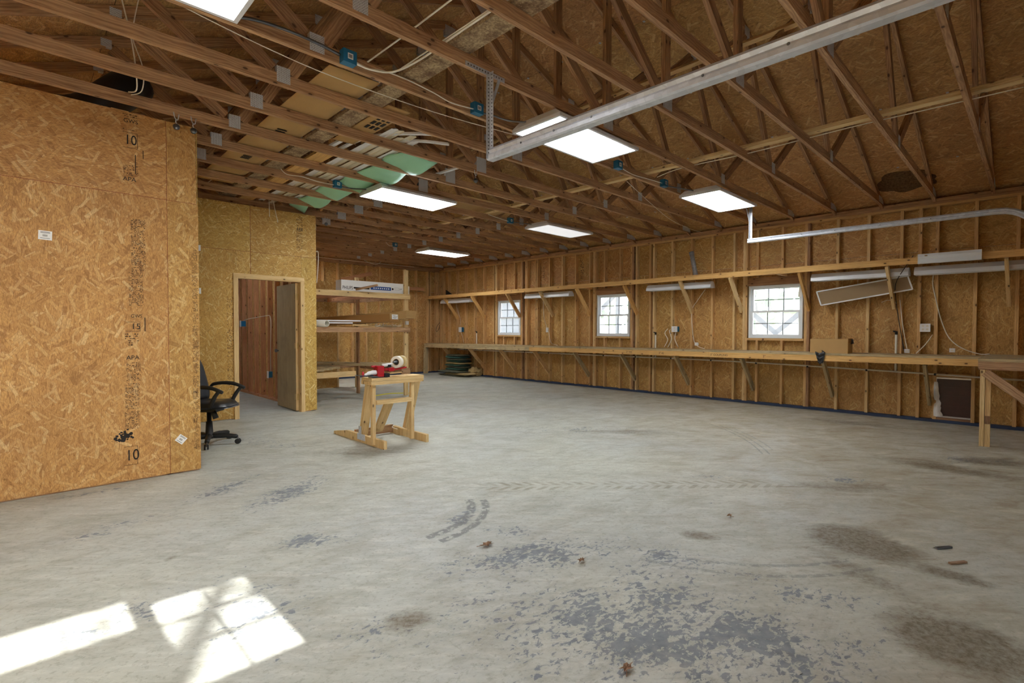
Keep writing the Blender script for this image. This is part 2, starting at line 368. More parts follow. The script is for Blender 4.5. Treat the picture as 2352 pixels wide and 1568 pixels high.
def floor_mat():
    t = NT('worn_concrete'); ge = t.n('ShaderNodeNewGeometry'); P = ge.outputs['Position']
    n1 = t.noise(P, .55, 5, .6, .3); n2 = t.noise(P, 2.6, 6, .65, .6); n3 = t.noise(t.scale(P, (1, 1, 1), .6), 16, 4, .6)
    st = t.noise(t.scale(P, (1.0, 4.5, 1), .35), 1.3, 6, .7, .8)
    col = t.mix(t.mapr(n1, .35, .65), hexl((180, 185, 182)), hexl((190, 193, 182)))
    col = t.mix(t.mapr(n2, .42, .68, 0, .45), col, hexl((156, 158, 146)))
    col = t.mix(t.mapr(st, .5, .7, 0, .45), col, hexl((146, 142, 124)))
    sk1 = t.noise(t.scale(t.scale(P, (1, 1, 1), .75), (2.2, 8, 1)), 2.2, 7, .76, .6)
    col = t.mix(t.mapr(sk1, .52, .66, 0, .42), col, hexl((140, 141, 130)))
    col = t.mix(t.mapr(sk1, .47, .36, 0, .5), col, hexl((208, 210, 202)))
    gr_ = t.noise(P, 34, 4, .75); col = t.mix(t.mapr(gr_, .53, .64, 0, .4), col, hexl((128, 126, 112)))
    sx = t.n('ShaderNodeSeparateXYZ'); t.l(P, sx.inputs[0]); X, Y = sx.outputs[0], sx.outputs[1]
    # tan soiling along the far right
    tan = t.math('MULTIPLY', t.mapr(t.math('ADD', t.math('MULTIPLY', X, 1.0), t.math('MULTIPLY', Y, -.9)), 1.3, 4.6, 0, 1), t.mapr(n2, .35, .7, .5, 1))
    col = t.mix(t.math('MULTIPLY', tan, .62), col, hexl((158, 140, 106)))
    pink = t.math('MULTIPLY', t.mapr(t.noise(P, .9, 3, .5), .55, .72, 0, 1), t.mapr(Y, 4, 8, .0, .3)); col = t.mix(pink, col, hexl((176, 158, 140)))
    # remnants of blue grey floor paint with flaked edges
    fl = t.noise(t.scale(P, (1, 1.5, 1), .6), 24, 6, .66, .5)
    fl2 = t.noise(t.scale(P, (.8, 2.0, 1), .4), 3.4, 5, .7, .8)
    at = t.n('ShaderNodeAttribute', attribute_name='paint_region'); reg = t.math('MULTIPLY', at.outputs['Fac'], t.mapr(n2, .35, .6, .72, 1.05))
    th = t.math('ADD', t.math('MULTIPLY', reg, .20), t.math('ADD', t.math('MULTIPLY', fl, .64), t.math('MULTIPLY', fl2, .36)))
    paint = t.mapr(th, .648, .658, 0, 1)
    col = t.mix(t.mapr(th, .56, .68, 0, .25), col, hexl((146, 152, 160)))
    pc = t.mix(t.mapr(n3, .35, .7), hexl((98, 108, 120)), hexl((128, 137, 146)))
    col = t.mix(t.math('MULTIPLY', paint, .82), col, pc)
    tn = t.noise(t.scale(t.scale(P, (1, 1, 1), .8), (1.2, 3.2, 1)), 2.4, 6, .72, .6)
    col = t.mix(t.math('MULTIPLY', t.mapr(tn, .5, .66, 0, .65), t.math('ADD', .22, t.math('MULTIPLY', tan, .8))), col, hexl((136, 114, 84)))
    col = t.mix(t.math('MULTIPLY', t.mapr(tn, .44, .32, 0, .5), t.math('ADD', .3, tan)), col, hexl((206, 200, 180)))
    # curved skid marks
    brk = t.mapr(t.noise(P, 22, 4, .7), .42, .5, 0, 1)
    def arc(cx, cy, r, w, a0, a1, s):
        q = t.n('ShaderNodeSeparateXYZ'); t.l(t.vmath('SUBTRACT', P, (cx, cy, 0)), q.inputs[0])
        d = t.math('SQRT', t.math('ADD', t.math('POWER', t.math('ABSOLUTE', q.outputs[0]), 2), t.math('POWER', t.math('ABSOLUTE', q.outputs[1]), 2)))
        an = t.math('ARCTAN2', q.outputs[1], q.outputs[0])
        ring = t.mapr(t.math('ABSOLUTE', t.math('SUBTRACT', d, r)), w, w*.6, 0, 1)
        inside = t.math('MULTIPLY', t.math('GREATER_THAN', an, a0), t.math('LESS_THAN', an, a1))
        return t.math('MULTIPLY', t.math('MULTIPLY', ring, inside), t.math('MULTIPLY', brk, s))
    for a in [(1.87, 3.29, .66, .04, -1.65, -.45, .8), (1.87, 3.29, .765, .035, -1.6, -.5, .8), (3.6, 5.5, 4.05, .012, -1.05, -.62, .6), (3.6, 5.5, 4.12, .012, -1.05, -.66, .6), (3.6, 5.5, 4.2, .012, -1.0, -.70, .5), (3.9, 1.9, 1.3, .02, 3.4-6.283, 4.3-6.283, .5), (3.9, 1.9, 1.42, .02, 3.4-6.283, 4.3-6.283, .5)]:
        col = t.mix(arc(*a), col, hexl((112, 116, 116)))
    # tread print: line from (2.6,3.3) to (4.6,1.4), chevrons
    q = t.scale(t.vmath('SUBTRACT', P, (2.6, 3.32, 0)), (1, 1, 1), .735)
    qs = t.n('ShaderNodeSeparateXYZ'); t.l(q, qs.inputs[0])
    band = t.mapr(t.math('ABSOLUTE', t.math('SUBTRACT', t.math('ABSOLUTE', qs.outputs[1]), .06)), .055, .035, 0, 1)
    chev = t.math('GREATER_THAN', t.math('SINE', t.math('MULTIPLY', t.math('ADD', qs.outputs[0], t.math('MULTIPLY', t.math('ABSOLUTE', qs.outputs[1]), .9)), 60)), .1)
    ln = t.math('MULTIPLY', t.mapr(qs.outputs[0], 0, .4, 0, 1), t.mapr(qs.outputs[0], 2.4, 3.2, 1, 0))
    trd = t.math('MULTIPLY', t.math('MULTIPLY', band, chev), t.math('MULTIPLY', ln, t.mapr(n2, .35, .6, .25, .65)))
    col = t.mix(trd, col, hexl((132, 124, 104)))
    # oily brown stains
    a2 = t.n('ShaderNodeAttribute', attribute_name='oil_stain')
    oil = t.mapr(t.math('ADD', a2.outputs['Fac'], t.math('MULTIPLY', t.math('SUBTRACT', tn, .5), .9)), .12, .62, 0, 1)
    oil = t.math('MULTIPLY', t.math('MULTIPLY', oil, t.math('GREATER_THAN', a2.outputs['Fac'], .02)), t.mapr(gr_, .38, .6, .45, .8))
    col = t.mix(oil, col, hexl((96, 82, 58)))
    sp = t.noise(P, 70, 2, .6); col = t.mix(t.mapr(sp, .76, .8, 0, .35), col, hexl((235, 235, 230)))
    col = t.mix(t.mapr(t.noise(P, 48, 2, .6), .27, .24, 0, .4), col, hexl((96, 92, 80)))
    t.l(col, t.p.inputs['Base Color']); t.l(t.mapr(n2, .3, .7, .42, .66), t.p.inputs['Roughness']); t.p.inputs['Specular IOR Level'].default_value = .35
    t.bump(n3, .12, .003)
    return t.m
M['floor'] = floor_mat()
# ================================================================== SETTING
CH = 3.17          # underside of the roof trusses
XW, YB = 9.35, 12.8
PAINT = [(1.95, 1.12, 1.25, .72, -.88, 1.0), (2.13, 1.2, .55, .9, -1.0, .95), (2.2, .80, .7, .55, -1.4, .95), (2.12, 1.98, .85, .30, -.45, 1.0), (2.65, 1.43, .6, .22, -1.4, .9), (2.75, .75, .5, .25, -1.2, .75),
         (1.52, 4.1, .75, .26, .66, 1.0), (1.22, 4.6, .6, .2, .58, .92), (1.28, 3.1, .36, .17, -.47, 1.0), (.55, 4.22, .36, .13, -.1, .8), (.3, 4.15, .3, .12, -.2, .8), (2.27, 2.33, .34, .12, -.94, .95), (2.2, 2.76, .42, .15, .55, .85),
         (.45, 2.85, .6, .22, -.1, .8), (.75, 2.45, .35, .5, 0, .75), (2.0, 6.2, 1.1, .35, -1.1, .66), (5.15, 1.12, .28, .12, -1, .95), (4.4, 2.0, .45, .12, -.65, .7), (5.2, 4.2, 1.8, .6, -.8, .5), (6.9, .4, .6, .25, -.8, .9), (.5, 5.2, .9, .1, 0, .7), (6.0, 8.0, 2.2, .9, -.6, .4), (1.1, 1.95, .35, .25, -.3, .7)]
OIL = [(3.70, .74, .40, .33, -1.84, 1.0), (2.80, .20, .33, .30, -1.4, 1.0), (3.54, .28, .24, .10, -1.58, .8), (3.07, 1.46, .17, .10, -1.06, .62), (1.23, 1.93, .17, .13, -.28, .6), (.6, 3.42, .06, .035, -.3, .9), (6.3, .6, .7, .3, -1.6, .6), (6.9, .25, .5, .25, -.8, .75), (4.9, 1.1, .6, .2, -.9, .5), (3.2, .6, .5, .12, -2.1, .45), (2.6, 5.0, .9, .3, -.8, .35), (8.4, 1.8, .7, .3, -1.5, .5), (5.6, 3.6, .9, .25, -.8, .42)]
NXF, NYF = 220, 272
fl = MB().grid(lambda u, v: (-1.5+11.05*u, -.6+13.6*v, 0), NXF, NYF); fl.face([(-1.5, 13, -.12), (9.55, 13, -.12), (9.55, -.6, -.12), (-1.5, -.6, -.12)])
fo = fl.build('floor', M['floor']); fo['kind'] = 'structure'
def field(lst, soft):
    out = []
    for (x, y, z) in fl.v:
        best = 0.0
        for (cx, cy, rx, ry, a, k) in lst:
            dx, dy = x-cx, y-cy
            if abs(dx) > 2.2 or abs(dy) > 2.2: continue
            c, n_ = math.cos(a), math.sin(a); p, q = (dx*c+dy*n_)/rx, (-dx*n_+dy*c)/ry; d = math.sqrt(p*p+q*q)
            if d < 1: best = max(best, k*min(1, (1-d)/soft))
        out.append(best)
    return out
for nm, lst, soft in (('paint_region', PAINT, .9), ('oil_stain', OIL, .7)):
    at_ = fo.data.attributes.new(nm, 'FLOAT', 'POINT'); at_.data.foreach_set('value', field(lst, soft))
g = MB().face([(-60, -60, -.2), (80, -60, -.2), (80, 90, -.2), (-60, 90, -.2)]).build('ground', M['lawn']); g['kind'] = 'structure'
# ---- right wall
wr = struct('wall_right', (9.44, 6.3, 0))
WIN = [(2.70, 3.57), (6.03, 6.88), (9.31, 10.16)]
ZS, ZH = 1.165, 2.08
def wall_panel(y0, y1, z0, z1): bx(9.44, 9.452, y0+.001, y1-.001, z0, z1).build('panel', M['osb_wall'], wr)
ys = [-.15]+[.157+.019+1.2192*i for i in range(0, 11)]+[12.9]
ys = sorted(set(ys))
for a, b in zip(ys[:-1], ys[1:]):
    segs = [(a, b, False)]
    for (w0, w1) in WIN:
        out = []
        for (s0, s1, h) in segs:
            if h or s1 <= w0 or s0 >= w1: out.append((s0, s1, h)); continue
            if s0 < w0: out.append((s0, w0, False))
            out.append((max(s0, w0), min(s1, w1), True))
            if s1 > w1: out.append((w1, s1, False))
        segs = out
    for (s0, s1, h) in segs:
        if s1-s0 < .01: continue
        if h: wall_panel(s0, s1, 0, ZS); wall_panel(s0, s1, ZH, 2.438); wall_panel(s0, s1, 2.441, 3.168)
        else:
            if s0 < .98 and s1 > .6:        # pet door hole
                pass
            wall_panel(s0, s1, 0, 2.438); wall_panel(s0, s1, 2.441, 3.168)
for i, (z0, z1) in enumerate([(3.055, 3.092), (3.093, 3.130), (3.131, 3.168)]):
    for a, b in ((-.15, 4.1+i*.7), (4.1+i*.7, 9.0-i*.9), (9.0-i*.9, 12.89)): bx(9.35, 9.44, a+.001, b-.001, z0, z1).build('top_plate', M['truss'] if i else M['stud'], wr)
def rstud(y, z0=.04, z1=3.055, mat='stud'): bx(9.35, 9.44, y, y+.038, z0, z1).build('stud', M[mat], wr)
taken = []
for k in range(-1, 32):
    y = .157+.4064*k
    if y < -.14: continue
    w = next(((a, b) for a, b in WIN if y+.038 > a-.02 and y < b+.02), None)
    if any(a-.135 < y < a-.002 or b+.0 < y < b+.10 for a, b in WIN) and not (w and y > w[0] and y+.038 < w[1]): continue
    if w: rstud(y, .04, ZS-.04); rstud(y, ZH+.15, 3.055)
    else: rstud(y, mat=random.choice(['stud', 'stud', 'pine']))
    taken.append(y)
for a, b in WIN:
    for y in (a-.062, b+.024): rstud(y)
    rstud(a-.101, mat='truss_web'); rstud(b+.063, mat='pine')
    bx(9.35, 9.44, a-.022, b+.022, ZH+.005, ZH+.145).build('header', M['truss_web'], wr)
    bx(9.34, 9.44, a-.022, b+.022, ZS-.04, ZS-.003).build('rough_sill', M['stud'], wr)
for y in (1.119+.042, 5.285-.06+.3, 8.75, 9.05, 12.62, 12.72): rstud(y, mat='stud')
bs = MB().box(9.335, 9.45, -.15, 12.89, 0, .04).build('baseboard_right', M['blue']); bs['kind'] = 'structure'
# stamps on the sheathing above the shelf
pr = MB()
def dashes(mb, x, y, z, ax, w, h, rows, dens=.75, seed=1):
    """flat rows of illegible print; ax 'x' faces -Y, 'y' faces -X"""
    R = random.Random(seed); dz = h/rows
    for i in range(rows):
        zz = z+dz*i; u = 0.0
        while u < w:
            l = R.uniform(.004, .02)*(w/.1)
            if R.random() < dens:
                u1 = min(u+l, w); hh = dz*R.uniform(.25, .6)
                if ax == 'x': mb.face([(x+u, y, zz), (x+u1, y, zz), (x+u1, y, zz+hh), (x+u, y, zz+hh)])
                else: mb.face([(x, y-u, zz), (x, y-u1, zz), (x, y-u1, zz+hh), (x, y-u, zz+hh)])
            u += l+R.uniform(.003, .008)*(w/.1)
dashes(pr, 9.437, 7.42, 2.5, 'y', .1, .55, 16, .6, 4); dashes(pr, 9.437, 8.6, 2.55, 'y', .07, .35, 7, .4, 5)
pr.build('printed_stamp', M['ink'], wr)
# ---- windows
def sash(w, x, y0, y1, z0, z1):
    f = MB()
    for a in ((y0, y0+.03, z0, z1), (y1-.03, y1, z0, z1), (y0+.03, y1-.03, z0, z0+.035), (y0+.03, y1-.03, z1-.03, z1)): f.box(x, x+.03, a[0], a[1], a[2], a[3])
    so = f.build('sash', M['vinyl'], w)
    iy0, iy1, iz0, iz1 = y0+.03, y1-.03, z0+.035, z1-.03
    for i in (1, 2):
        yy = iy0+(iy1-iy0)*i/3; bx(x+.006, x+.022, yy-.007, yy+.007, iz0, iz1).build('muntin', M['grey_muntin'], so)
    zz = (iz0+iz1)/2
    for i in range(3):
        a = iy0+(iy1-iy0)*i/3+.007; b = iy0+(iy1-iy0)*(i+1)/3-.007
        bx(x+.006, x+.022, a, b, zz-.006, zz+.006).build('muntin', M['grey_muntin'], so)
        for (p, q) in ((iz0, zz-.006), (zz+.006, iz1)):
            bx(x+.012, x+.015, a, b, p, q).build('pane', M['glass'], so)
M['grey_muntin'] = plain('grey_muntin', (120, 128, 134), .5)
for n, (a, b) in enumerate(WIN):
    w = struct('window_%d' % (n+1), (9.40, (a+b)/2, ZS))
    f = MB()
    for q in ((a, a+.035, ZS, ZH), (b-.035, b, ZS, ZH), (a+.035, b-.035, ZS, ZS+.03), (a+.035, b-.035, ZH-.03, ZH)): f.box(9.355, 9.45, *q)
    f.build('frame', M['vinyl'], w)
    zm = 1.625
    sash(w, 9.375, a+.035, b-.035, ZS+.03, zm+.015); sash(w, 9.41, a+.035, b-.035, zm-.015, ZH-.03)
# ---- back wall
wk = struct('wall_back', (4.0, 12.85, 0))
for i in range(9):
    x0 = 9.44-1.2192*(i+1); x1 = 9.44-1.2192*i; x0 = max(x0, -1.3)
    bx(x0+.001, x1-.001, 12.89, 12.902, 0, 2.438).build('panel', M['osb_wall'], wk); bx(x0+.001, x1-.001, 12.89, 12.902, 2.441, 3.168).build('panel', M['osb_wall'], wk)
for k in range(-3, 23):
    x = 7.73-.4064*k-.038
    if x > 9.33 or x < -1.28: continue
    bx(x, x+.038, 12.8, 12.89, .04, 3.055).build('stud', M['stud'], wk)
for x in (9.0, 9.21, 9.25, 9.3): bx(x, x+.038, 12.8, 12.89, .04, 3.055).build('stud', M['stud'], wk)
for z0, z1 in ((3.055, 3.092), (3.093, 3.130), (3.131, 3.168)): bx(-1.3, 9.345, 12.8, 12.89, z0, z1).build('top_plate', M['truss_web'], wk)
bx(-1.3, 9.34, 12.79, 12.89, 0, .04).build('sill_plate', M['blue'], wk)
MB().prism([(-1.4, 12.89, 3.17), (9.5, 12.89, 3.17), (9.5, 12.89, 3.2), (4.05, 12.89, 5.25), (-1.4, 12.89, 3.2)], (0, .012, 0)).build('gable_panel', M['osb_roof'], wk)
# ---- near osb partition (left)
wl = struct('wall_left', (0, 5.37, 0))
def lp(x0, x1, z0, z1): bx(x0, x1, 5.37, 5.382, z0, z1).build('panel', M['osb_left'], wl)
g2 = .0035
lp(-1.29, -.249-g2/2, .012, 2.438); lp(-.249+g2/2, .97-g2/2, .012, 2.438); lp(.97+g2/2, 1.21, .012, 2.438)
lp(-1.29, -.249-g2/2, 2.438+g2, 3.13); lp(-.249+g2/2, .97-g2/2, 2.438+g2, 3.13); lp(.97+g2/2, 1.196, 2.438+g2, 3.13)
for x in (-1.25, -.27, .95): bx(x, x+.038, 5.3835, 5.47, 0, 3.09).build('stud', M['redline'], wl)
bx(-1.29, 1.19, 5.3835, 5.47, 2.42, 2.458).build('blocking', M['redline'], wl)
bx(-1.29, 1.19, 5.3835, 5.47, 3.05, 3.09).build('top_plate', M['stud'], wl); bx(-1.29, 1.2, 5.3835, 5.47, 0, .038).build('sill_plate', M['truss_web'], wl)
bx(1.198, 1.21, 5.384, 8.05, .012, 3.12).build('side_panel', M['osb_mid'], wl)
bx(1.11, 1.196, 5.384, 5.47, .04, 3.05).build('stud', M['stud'], wl)
st = MB(); PX = 5.3692
for (x, z0, z1, rows, seed, dn) in [(.665, 3.09, 3.12, 2, 1, .8), (.665, 2.98, 2.99, 1, 11, 1), (.665, 2.60, 2.69, 8, 3, .8), (.71, 1.80, 2.24, 40, 4, .85), (.69, 1.50, 1.8, 26, 5, .8), (.66, 1.16, 1.27, 6, 6, .5), (.665, .86, 1.02, 14, 7, .8), (.655, .62, .84, 22, 8, .85), (.65, .45, .60, 14, 9, .85)]:
    dashes(st, x, PX, z0, 'x', .10, z1-z0, rows, dn, seed)
for i in range(16): dashes(st, 1.155, PX, .2+i*.115, 'x', .045, .1, 9, .7, 30+i)
for q in [(.745, .752, 2.62, 2.78), (.795, .803, 1.28, 1.40), (.80, .806, 2.76, 2.83)]: st.face([(q[0], PX, q[2]), (q[1], PX, q[2]), (q[1], PX, q[3]), (q[0], PX, q[3])])
def frame_box(mb, x0, x1, z0, z1, t=.003):
    for q in [(x0, x1, z0, z0+t), (x0, x1, z1-t, z1), (x1-t, x1, z0, z1)]: mb.face([(q[0], PX, q[2]), (q[1], PX, q[2]), (q[1], PX, q[3]), (q[0], PX, q[3])])
frame_box(st, .665, .765, 2.83, 2.96); frame_box(st, .665, .765, 1.28, 1.36); frame_box(st, .64, .735, .14, .30); frame_box(st, 1.165, 1.20, 1.14, 1.22, .002)
st.build('printed_stamp', M['ink_pale'], wl)
RX = (math.pi/2, 0, 0)
for body, size, x, z, sx in [('APA', .05, .66, 2.565, 1.0), ('10', .115, .675, 2.895, .75), ('APA', .052, .665, 1.055, .95), ('10', .13, .65, .22, .75), ('GWS', .045, .67, 3.055, 1.0), ('15', .07, .70, 1.32, 1.0), ('GWS', .04, .70, 1.41, .9), ('APA', .04, 1.15, .72, .5)]:
    text('printed_lettering', body, size, M['ink'], wl, (x, 5.3688, z), RX, sx)
bx(-1.29, 1.196, 5.3712, 5.38, 2.4382, 2.4412).build('edge_paint', M['redseam'], wl)
for z0, z1 in ((.012, 2.437), (2.442, 3.13)): bx(.9686, .9714, 5.3712, 5.38, z0, z1).build('edge_paint', M['redseam'], wl)
bx(1.1965, 1.1979, 5.3712, 5.3834, 2.442, 3.13).build('edge_paint', M['ink'], wl)
# black smudge sprayed on the sheet
sm = MB()
R = random.Random(3)
for i in range(70):
    a = R.random()*6.28; r = abs(R.gauss(0, .028)); cx, cz = .655+r*math.cos(a)*1.2-.01, .385+r*math.sin(a)*.9+(.02 if math.cos(a) > 0 else -.005); s_ = R.uniform(.003, .014)
    sm.face([(cx+s_*math.cos(t_*1.047), 5.3688-.00001*i, cz+s_*math.sin(t_*1.047)) for t_ in range(6)])
sm.build('black_smudge', M['ink'], wl)
# ---- middle partition with the door
wm = struct('wall_middle', (2.3, 8.1, 0)); YM = 8.056
def mp(rects, mat='osb_mid'):
    m = MB()
    for (x0, x1, z0, z1) in rects: m.box(x0, x1, YM, YM+.012, z0, z1, uo=0)
    m.build('panel', M[mat], wm)
mp([(1.212, 2.29, .012, 2.436)]); mp([(2.2915, 2.479, 2.055, 2.436)]); mp([(2.485, 3.222, 2.055, 2.436)]); mp([(3.2235, 3.458, .012, 2.436)])
mp([(1.212, 2.479, 2.440, 3.11)]); mp([(2.485, 3.458, 2.440, 3.11)])
for x0, x1, z0, z1 in [(1.215, 1.3, 0, 3.05), (2.22, 2.29, 0, 2.05), (2.45, 2.51, 2.05, 3.05), (3.225, 3.37, 0, 3.05), (1.7, 1.738, 0, 3.05)]: bx(x0, x1, YM+.0135, YM+.1, z0, z1).build('stud', M['redline'] if x0 > 2.4 and x0 < 2.5 else M['red_stud'], wm)
bx(1.215, 3.45, YM+.0135, YM+.1, 2.42, 2.456).build('blocking', M['redline'], wm)
bx(1.215, 3.45, YM+.0135, YM+.1, 3.06, 3.10).build('top_plate', M['stud'], wm)
bx(2.29, 3.222, YM+.0135, YM+.1, 2.062, 2.40).build('header', M['red_stud'], wm)
bx(3.43, 3.458, YM+.0135, YM+.11, .012, 3.1).build('end_stud', M['stud'], wm)
s2 = MB()
for i in range(6): dashes(s2, 3.15, YM-.0008, 2.56+i*.088, 'x', .095, .075, 5, .6, 60+i)
for i in range(14): dashes(s2, 2.16, YM-.0008, .25+i*.11, 'x', .09, .09, 6, .35, 80+i)
s2.build('printed_stamp', M['ink_pale'], wm)
text('printed_lettering', 'APA', .07, M['ink'], wm, (3.15, YM-.001, 2.86), RX, .8)
bx(1.212, 3.458, YM+.0012, YM+.010, 2.4365, 2.4395).build('edge_paint', M['redseam'], wm); bx(2.4802, 2.4838, YM+.0012, YM+.010, 2.441, 3.11).build('edge_paint', M['redseam'], wm); bx(2.4802, 2.4838, YM+.0012, YM+.010, 2.112, 2.436).build('edge_paint', M['redseam'], wm)
# inner wall between closet and lumber rack
wi = struct('wall_inner', (3.41, 10.4, 0))
for k in range(12):
    y = 8.45+.4064*k*.93
    if y < 12.75: bx(3.36, 3.445, y, y+.038, .04, 3.05).build('stud', M['red_stud'], wi)
for i in range(4): bx(3.447, 3.458, 8.17+i*1.16, 8.17+(i+1)*1.16-.002, .012, 3.10).build('panel', M['red_osb'] if 'red_osb' in M else M['osb_wall'], wi)
bx(3.36, 3.445, 8.17, 12.79, 0, .038).build('sill_plate', M['red_stud'], wi); bx(3.36, 3.445, 8.17, 12.79, 3.052, 3.1).build('top_plate', M['red_stud'], wi)
# short stub wall behind the rack
ws = struct('wall_stub', (4.3, 10.95, 0))
bx(3.46, 5.14, 10.90, 10.912, .012, 2.36).build('panel', M['osb_mid'], ws)
bx(5.145, 5.183, 10.90, 10.99, .0, 2.36).build('stud', M['pine'], ws); bx(5.075, 5.11, 10.915, 10.99, 0, 2.35).build('stud', M['red_stud'], ws)
for x in (3.6, 4.2, 4.7): bx(x, x+.038, 10.914, 10.99, 0, 2.3).build('stud', M['stud'], ws)
bx(3.46, 5.14, 10.914, 10.99, 2.31, 2.35).build('top_plate', M['stud'], ws)
# ---- outer left wall
wo_ = struct('wall_outer', (-1.3, 6.3, 0))
for i in range(11): bx(-1.312, -1.30, -.15+i*1.19, -.15+(i+1)*1.19-.002, 0, 3.168).build('panel', M['osb_wall'], wo_)
# ---- front wall (behind the photographer): open doorway, small panes, closed garage door
wf = struct('wall_front', (4, -.2, 0)); YF = -.20
def fp(x0, x1, z0, z1): bx(x0, x1, YF-.05, YF, z0, z1).build('panel', M['osb_wall'], wf)
fp(-1.3, -1.22, 0, 3.17); fp(-1.22, -.28, 2.1, 3.17); fp(-.28, -.2, 0, 3.17); fp(-.2, .35, 2.165, 3.17); fp(-.2, .35, 0, 1.935); fp(.35, .44, 0, 3.17)
fp(.44, .84, 0, 1.535); fp(.44, .84, 2.085, 3.17); fp(.84, 2.6, 0, 3.17); fp(2.6, 7.8, 2.5, 3.17); fp(7.8, 9.44, 0, 3.17)
mu = MB()
mu.box(.632, .648, YF-.03, YF-.015, 1.5, 2.05)
for z in (1.745, 1.912): mu.box(.44, .84, YF-.03, YF-.015, z-.007, z+.007)
mu.box(.115, .13, YF-.03, YF-.015, 1.9, 2.13)
mu.build('muntin', M['white'], wf)
MB().prism([(-1.4, YF-.05, 3.17), (9.5, YF-.05, 3.17), (9.5, YF-.05, 3.2), (4.05, YF-.05, 5.25), (-1.4, YF-.05, 3.2)], (0, .012, 0)).build('gable_panel', M['osb_roof'], wf)
gd = struct('door_2', (5.2, -.12, 0))
for i in range(5): bx(2.6, 7.8, -.24, -.20, i*.5+.002, (i+1)*.5-.002).build('panel', M['white_metal'], gd)
# ---- roof deck
ce = struct('ceiling', (4.03, 6.3, 5.2))
SL = .38; zr = lambda x: 3.12+SL*(9.35-x)+.0955+.002 if x >= 4.03 else 3.12+SL*(9.35-(8.06-x))+.0975
nx = V((SL, 0, 1)).normalized()
for side in (1, -1):
    for i in range(5):
        a = i*1.2192; cs = 1/math.sqrt(1+SL*SL)
        xa = 4.03+side*a*cs; xb = 4.03+side*min(a+1.2192-.006, 5.98)*cs
        yy = .424-2.4384-(1.2192 if i % 2 else 0)
        while yy < 13.2:
            y0, y1 = max(yy, -.3), min(yy+2.438, 13.2)
            if y1-y0 > .05:
                mb = MB(); zo = .004
                A, B, C_, D_ = (xa, y0, zr(xa)+zo), (xb, y0, zr(xb)+zo), (xb, y1-.003, zr(xb)+zo), (xa, y1-.003, zr(xa)+zo)
                mb.prism([A, D_, C_, B], (0, 0, .012))
                mb.build('panel', M['osb_roof'], ce)
            yy += 2.4384
for nm, s_ in (('light_block_roof', 1), ('light_block_roof', -1)):  # unseen shell added over the deck to block light through its seams
    xa, xb = 4.03, 4.03+s_*5.62
    m = MB(); m.prism([(xa, -.45, zr(xa)+.022), (xa, 13.3, zr(xa)+.022), (xb, 13.3, zr(xb)+.022), (xb, -.45, zr(xb)+.022)], (0, 0, .03)); o = m.build(nm, M['bark']); o['kind'] = 'structure'
sk = MB()  # unseen backing added outside the sheathing to block light leaking through panel gaps
for a, b in ((-.25, WIN[0][0]-.0), (WIN[0][1], WIN[1][0]), (WIN[1][1], WIN[2][0]), (WIN[2][1], 13.0)): sk.box(9.456, 9.50, a, b, -.1, 3.3)
for a, b in WIN: sk.box(9.456, 9.50, a, b, -.1, ZS); sk.box(9.456, 9.50, a, b, ZH, 3.3)
sk.build('light_block_wall', M['white'], wr)
bx(-1.4, 9.5, 12.93, 12.97, -.1, 3.3).build('light_block_wall', M['white'], wk); bx(-1.36, -1.32, -.25, 13.0, -.1, 3.3).build('light_block_wall', M['white'], wo_)  # same added light-blocking backing for the back and outer walls
MB().prism([(-1.4, 12.93, 3.2), (9.5, 12.93, 3.2), (9.5, 12.93, 3.22), (4.03, 12.93, 5.27), (-1.4, 12.93, 3.22)], (0, .03, 0)).build('light_block_wall', M['white'], wk)
MB().prism([(-1.4, -.30, 3.17), (9.5, -.30, 3.17), (9.5, -.30, 3.22), (4.03, -.30, 5.27), (-1.4, -.30, 3.22)], (0, .03, 0)).build('light_block_wall', M['white'], wf)
pc = MB()
for i in range(1, 5):
    xc = 4.03+i*1.2192/math.sqrt(1+SL*SL)
    for k in range(20):
        y = .729+.6096*k; pc.box(xc-.016, xc+.016, y-.012, y+.012, zr(xc)-.002, zr(xc)+.003)
pc.build('panel_clip', M['galv'], ce)['kind'] = 'stuff'
# ================================================================== TRUSSES
tr0 = empty('roof_truss', (4.03, .405, CH))
Y0, Y1 = .405, .443; yc = .424
def tb(name, p0, p1, h=.089, mat='truss_web'): return bar((p0[0], yc, p0[1]), (p1[0], yc, p1[1]), .038, h, (0, 0, 1) if abs(p0[0]-p1[0]) > .02 else (1, 0, 0)).build(name, M[mat], tr0)
tb('bottom_chord', (-1.29, CH+.0445), (9.435, CH+.0445), mat='truss')
off = .0445*math.sqrt(1+SL*SL)
for s in (1, -1):
    X = lambda x: 4.03+s*(x-4.03)
    tb('top_chord', (X(4.05), 3.12+SL*(9.35-4.05)+off), (X(9.60), 3.12+SL*(9.35-9.60)+off), mat='truss')
    tb('web', (X(4.12), 3.29), (X(5.70), 4.50)); tb('web', (X(6.50), 3.27), (X(5.76), 4.46)); tb('web', (X(6.64), 3.28), (X(7.40), 3.84))
tb('king_post', (4.03, 3.262), (4.03, 5.12))
def gp(x, z, w, h):
    m = MB(); m.box(x-w/2, x+w/2, yc-.0212, yc+.0212, z-h/2, z+h/2, uo=0); m.build('gusset_plate', M['gusset'], tr0)
gp(4.03, 3.275, .15, .17); gp(4.03, 5.10, .16, .14)
for s in (1, -1):
    X = lambda x: 4.03+s*(x-4.03)
    gp(X(6.56), 3.25, .10, .12); gp(X(5.72), 4.53, .13, .10); gp(X(7.44), 3.88, .08, .07); gp(X(9.18), 3.23, .3, .09)
ORD = 'first second third fourth fifth sixth seventh eighth ninth tenth eleventh twelfth thirteenth fourteenth fifteenth sixteenth seventeenth eighteenth nineteenth twentieth twenty-first'.split()
